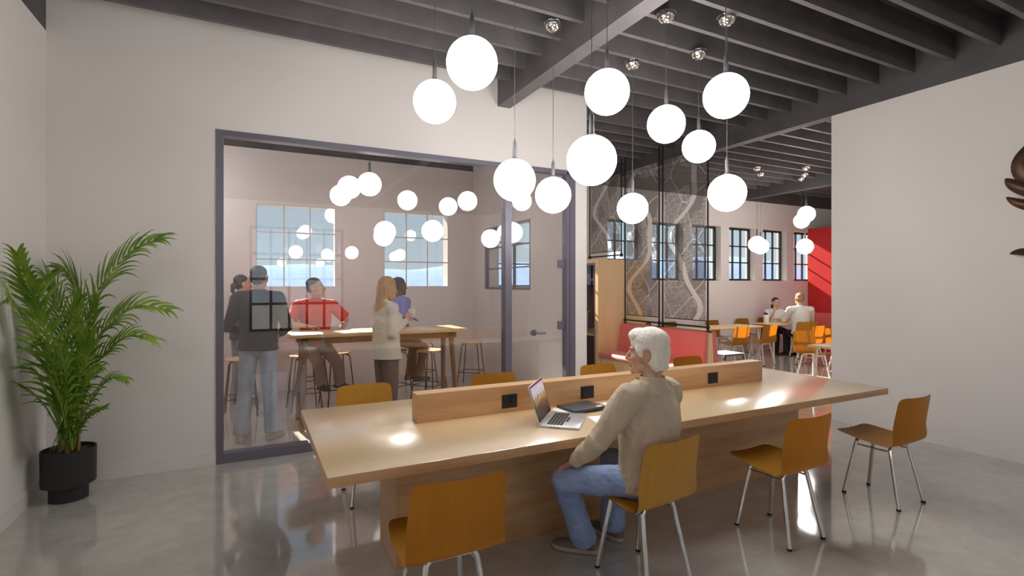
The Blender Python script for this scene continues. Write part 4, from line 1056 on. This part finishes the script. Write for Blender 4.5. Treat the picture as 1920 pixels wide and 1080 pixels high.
def standing(x, y, yaw, h_=1.75, **kw):
    """joints of a relaxed standing figure facing yaw (0 = +Y, counter-clockwise)"""
    k = h_/1.75; c, s = math.cos(yaw), math.sin(yaw)
    def P(a, b, z): return (x+(a*c-b*s)*k, y+(a*s+b*c)*k, z*k)
    def D(a, b, z): return V((a*c-b*s, a*s+b*c, z))
    J = dict(pelvis=P(0, 0, .96), chest=P(0, .005, 1.27), neck=P(0, .0, 1.49), head=P(0, .022, 1.615),
             shL=P(-.185, -.005, 1.42), shR=P(.185, -.005, 1.42), elL=P(-.23, -.04, 1.14), elR=P(.23, -.04, 1.14), wrL=P(-.23, .05, .90), wrR=P(.23, .05, .90),
             hipL=P(-.088, 0, .93), hipR=P(.088, 0, .93), knL=P(-.10, .015, .50), knR=P(.10, .015, .50), anL=P(-.11, -.02, .085/k), anR=P(.11, -.02, .085/k),
             toeL=D(-.25, 1, 0), toeR=D(.25, 1, 0), face=D(0, 1, 0), hdL=D(0, .25, -1), hdR=D(0, .25, -1), pnL=D(1, 0, 0), pnR=D(-1, 0, 0))
    for q, v in kw.items():
        J[q] = P(*v) if q[:2] in ('sh', 'el', 'wr', 'hi', 'kn', 'an', 'th') or q in ('pelvis', 'chest', 'neck', 'head') else D(*v)
    return J

# the seated old man
OLD = dict(pelvis=(1.935, 2.178, .55), chest=(1.93, 2.168, .86), neck=(1.945, 2.155, 1.085), head=(1.952, 2.205, 1.218), face=(-.60, .80, -0.02),
           shL=(1.755, 2.13, 1.005), shR=(2.085, 2.187, 1.005), elL=(1.615, 2.20, .78), elR=(2.155, 2.29, .76), wrL=(1.585, 2.375, .625), wrR=(2.075, 2.40, .64),
           hipL=(1.852, 2.175, .535), hipR=(2.018, 2.195, .535), knL=(1.575, 2.475, .50), knR=(1.985, 2.56, .515), anL=(1.775, 2.565, .09), anR=(2.035, 2.625, .09),
           toeL=(-.7, .75, 0), toeR=(-.2, 1, 0), hdL=V((-.25, .85, -.55)), hdR=V((-.5, .6, -.25)), pnL=V((0, -.4, -1)), pnR=V((0, 0, -1)), thL=(1.75, 2.40, .64), thR=(1.9, 2.4, .64))
hairold = {'balls': [((0, -0.016, 0.068), (0.089, 0.107, 0.080)), ((0, 0.040, 0.098), (0.066, 0.062, 0.044)), ((0, -0.048, 0.006), (0.086, 0.076, 0.096)), ((0.062, 0.014, 0.034), (0.026, 0.038, 0.048)), ((-0.062, 0.014, 0.034), (0.026, 0.038, 0.048)),
                     ((0.056, -0.056, -0.045), (0.026, 0.034, 0.046)), ((-0.056, -0.056, -0.045), (0.026, 0.034, 0.046)), ((0, -0.080, -0.055), (0.060, 0.032, 0.042))], 'wr': 0.003, 'wf': (50, 20, 26)}
person(OLD, 'white haired old man in khaki shirt and jeans seated at the long table', M['skinold'], hairold, M['hairwhite'], M['khaki'], M['denim'], M['shoe'], M['sole'],
       vox=0.005, hem=0.05, tr=(0.086, 0.070, 0.078), loose=1.07, hemr=(0.175, 0.13), curl=(0.45, 0.4), wrinkle=0.011, wf=(12, 12, 8), handscale=1.12)

# standing and perched people in the meeting room
PE = 'people in the meeting room'
J = standing(-0.13, 7.80, -1.15, 1.73, elL=(-.24, -.02, 1.12), wrL=(-.16, .18, 1.02), elR=(.235, -.02, 1.12), wrR=(.15, .19, 1.0), hdL=(.8, .5, .1), hdR=(-.8, .5, .1), face=(0.1, 1, 0))
person(J, 'person with dark ponytail in grey tee and light grey trousers standing left of everyone', M['skin'], {'balls': [((0, -0.026, 0.060), (0.080, 0.093, 0.077)), ((0, -0.050, 0.01), (0.077, 0.062, 0.078)), ((0, -0.118, -0.02), (0.035, 0.035, 0.045)), ((0, -0.125, -0.07), (0.028, 0.026, 0.045))]}, M['hairdark'], M['greytee'], M['greytrouser'], M['greytrouser'], M['sole'], PE, 0.007, 'short', 0.08, (0.092, 0.078, 0.085), neckc=False)
J = standing(0.06, 5.93, -0.35, 1.80, elL=(-.28, -.03, 1.13), wrL=(-.17, .17, 1.05), elR=(.28, -.03, 1.13), wrR=(.17, .17, 1.05), hdL=(.7, .6, .1), hdR=(-.7, .6, .1), anL=(-.15, -.05, .085), knL=(-.13, .01, .5), anR=(.12, .03, .085))
person(J, 'man in dark shirt and pale jeans standing with back turned just behind the glass', M['skin'], cropped(), M['hairgrey'], M['charcoal'], M['paledenim'], M['tan'], M['sole'], PE, 0.007, 'long', 0.06, (0.092, 0.07, 0.075), loose=1.08)
# seated on stools
def perched(x, y, yaw, z=0.72, **kw):
    c, s = math.cos(yaw), math.sin(yaw)
    def P(a, b, zz): return (x+a*c-b*s, y+a*s+b*c, zz)
    def D(a, b, zz): return V((a*c-b*s, a*s+b*c, zz))
    J = dict(pelvis=P(0, 0, z+.10), chest=P(0, .03, z+.42), neck=P(0, .04, z+.66), head=P(0, .065, z+.79), shL=P(-.19, .02, z+.585), shR=P(.19, .02, z+.585),
             elL=P(-.25, .06, z+.32), elR=P(.25, .06, z+.32), wrL=P(-.14, .26, z+.36), wrR=P(.14, .26, z+.36),
             hipL=P(-.085, .02, z+.085), hipR=P(.085, .02, z+.085), knL=P(-.11, .40, z-.06), knR=P(.11, .40, z-.06), anL=P(-.10, .32, z-.45), anR=P(.10, .32, z-.45),
             toeL=D(-.1, 1, 0), toeR=D(.1, 1, 0), face=D(0, 1, 0), hdL=D(.5, .8, 0), hdR=D(-.5, .8, 0), pnL=D(0, 0, -1), pnR=D(0, 0, -1))
    for q, v in kw.items():
        J[q] = P(*v) if q[:2] in ('sh', 'el', 'wr', 'hi', 'kn', 'an', 'th') or q in ('pelvis', 'chest', 'neck', 'head') else D(*v)
    return J
# red shirt: body towards the camera and table, face turned to the right
J = perched(0.72, 7.03, PI-0.05, 0.76, neck=(0.0, .10, 1.42), head=(0.0, .13, 1.555), chest=(0, .06, 1.18), shL=(-.20, .06, 1.335), shR=(.20, .08, 1.335), face=(-.95, .42, .08),
            elR=(.30, .30, 1.13), wrR=(.10, .42, 1.095), hdR=(-.95, .2, -.05), elL=(-.40, -.02, 1.13), wrL=(-.25, .12, .95), hdL=(.6, .5, -.6),
            pnR=(0, 0, -1), pnL=(.9, 0, 0), knL=(-.26, .20, .60), knR=(-.03, .16, .62), anL=(-.30, .0, .34), anR=(-.08, .02, .34), toeL=(-.6, .6, 0), toeR=(-.3, .8, 0))
person(J, 'man in short sleeved red shirt leaning on the high table, looking right', M['skin'], cropped(), M['hairgrey'], M['redshirt'], M['greytrouser'], M['darkshoe'], None, PE, 0.007, 'short', 0.03, (0.09, 0.072, 0.072), loose=1.1)
# blonde woman
J = standing(1.30, 5.62, -1.30, 1.68, elR=(.20, -.03, 1.12), wrR=(.12, .20, 1.26), elL=(-.20, .0, 1.12), wrL=(-.09, .21, 1.24), hdR=(-.4, .55, .75), hdL=(.5, .6, .6), pnR=(-1, .2, 0), pnL=(1, .2, 0), shL=(-.165, -.005, 1.40), shR=(.165, -.005, 1.40), face=(-.1, 1, 0.0))
longhair = {'balls': [((0, -0.014, 0.058), (0.086, 0.100, 0.084)), ((0, -0.045, 0.0), (0.088, 0.076, 0.10)), ((0.070, 0.0, -0.03), (0.022, 0.055, 0.09)), ((-0.070, 0.0, -0.03), (0.022, 0.055, 0.09))],
            'tubes': [([(0, -0.05, 0.0), (0, -0.075, -0.10), (0.0, -0.10, -0.22), (-0.02, -0.115, -0.36), (-0.02, -0.11, -0.44)], [(0.085, 0.06), (0.082, 0.05), (0.075, 0.042), (0.055, 0.035), (0.02, 0.015)])], 'wr': 0.003, 'wf': (70, 70, 8)}
_, _, JW = person(J, 'blonde woman in cream jumper holding a white cup by the high table', M['skin'], longhair, M['hairblond'], M['cream'], M['taupe'], M['darkshoe'], None, PE, 0.007, 'long', 0.12, (0.094, 0.068, 0.085), loose=1.06, curl=(0.8, 0.8), bust=1, neckc=False, slim=0.9, hemr=(0.205, 0.165))
c_ = V(J['wrR'])*0.5+V(J['wrL'])*0.5
mug = thing('coffee_mug', (c_.x+0.105, c_.y+0.01, c_.z+0.045), 0, 'white cup held by the blonde woman', 'cup')
MB().lathe([(0.0, 0), (0.030, 0), (0.040, 0.02), (0.043, 0.08), (0.040, 0.08), (0.036, 0.015), (0.0, 0.012)], 24, cap=False).build('cup', M['mug'], mug)
MB().tube([(0, -0.042, 0.065), (0, -0.068, 0.06), (0, -0.068, 0.03), (0, -0.04, 0.022)], 0.005, 8).build('handle', M['mug'], mug)
# violet tee
J = perched(1.76, 7.02, -1.15, 0.78, wrL=(-.05, .24, 1.12), wrR=(.20, .05, 1.0), elR=(.25, -.06, 1.12), hdR=(-.1, .4, -1), face=(0, 1, 0))
person(J, 'bearded man in violet tee seated behind the blonde woman, looking right', M['skindark'], cropped(), M['hairdark'], M['violet'], M['taupe'], M['darkshoe'], None, PE, 0.007, 'short', 0.03, neckc=False, beard=True, loose=0.98)
# cafe
def seated(x, y, yaw, **kw):
    kw2 = dict(knL=(-.12, .43, .50), knR=(.12, .43, .50), anL=(-.12, .40, .085), anR=(.12, .40, .085))
    kw2.update(kw)
    return perched(x, y, yaw, 0.45, **kw2)
PC = 'people in the cafe'
J = seated(10.70, 7.20, -0.5, head=(0, .07, 1.28), neck=(0, .03, 1.13), shL=(-.22, .02, 1.05), shR=(.22, .02, 1.05), elL=(-.30, .14, .82), wrL=(-.15, .36, .80), elR=(.30, .14, .82), wrR=(.15, .36, .80), face=(-.1, 1, 0))
person(J, 'sandy haired man in white shirt seated with his back turned in the cafe', M['skin'], cropped(), M['hairsandy'], M['whiteshirt'], M['blackcloth'], M['blackcloth'], None, PC, 0.009, 'long', 0.03, loose=1.12, headscale=1.05)
J = seated(11.05, 8.10, PI-0.55, head=(0, .08, 1.16), neck=(0, .05, 1.025), chest=(0, .04, .82), shL=(-.17, .03, .965), shR=(.17, .03, .965), elL=(-.19, .20, .78), wrL=(.06, .36, .80), elR=(.20, .22, .80), wrR=(.04, .13, 1.0), hdR=(-.15, .0, 1), hdL=(1, .2, 0), pnR=(0, -1, 0), face=(0, 1, -.05))
person(J, 'dark haired woman in white top seated facing the camera, hand at chin', M['skin'], {'balls': [((0, -0.024, 0.058), (0.080, 0.094, 0.078)), ((0, -0.048, 0.0), (0.078, 0.064, 0.085)), ((0.06, -0.07, -0.08), (0.025, 0.03, 0.05))]}, M['hairdark'], M['whiteshirt'], M['blackcloth'], M['blackcloth'], None, PC, 0.009, 'short', 0.02, neckc=False, slim=0.9)
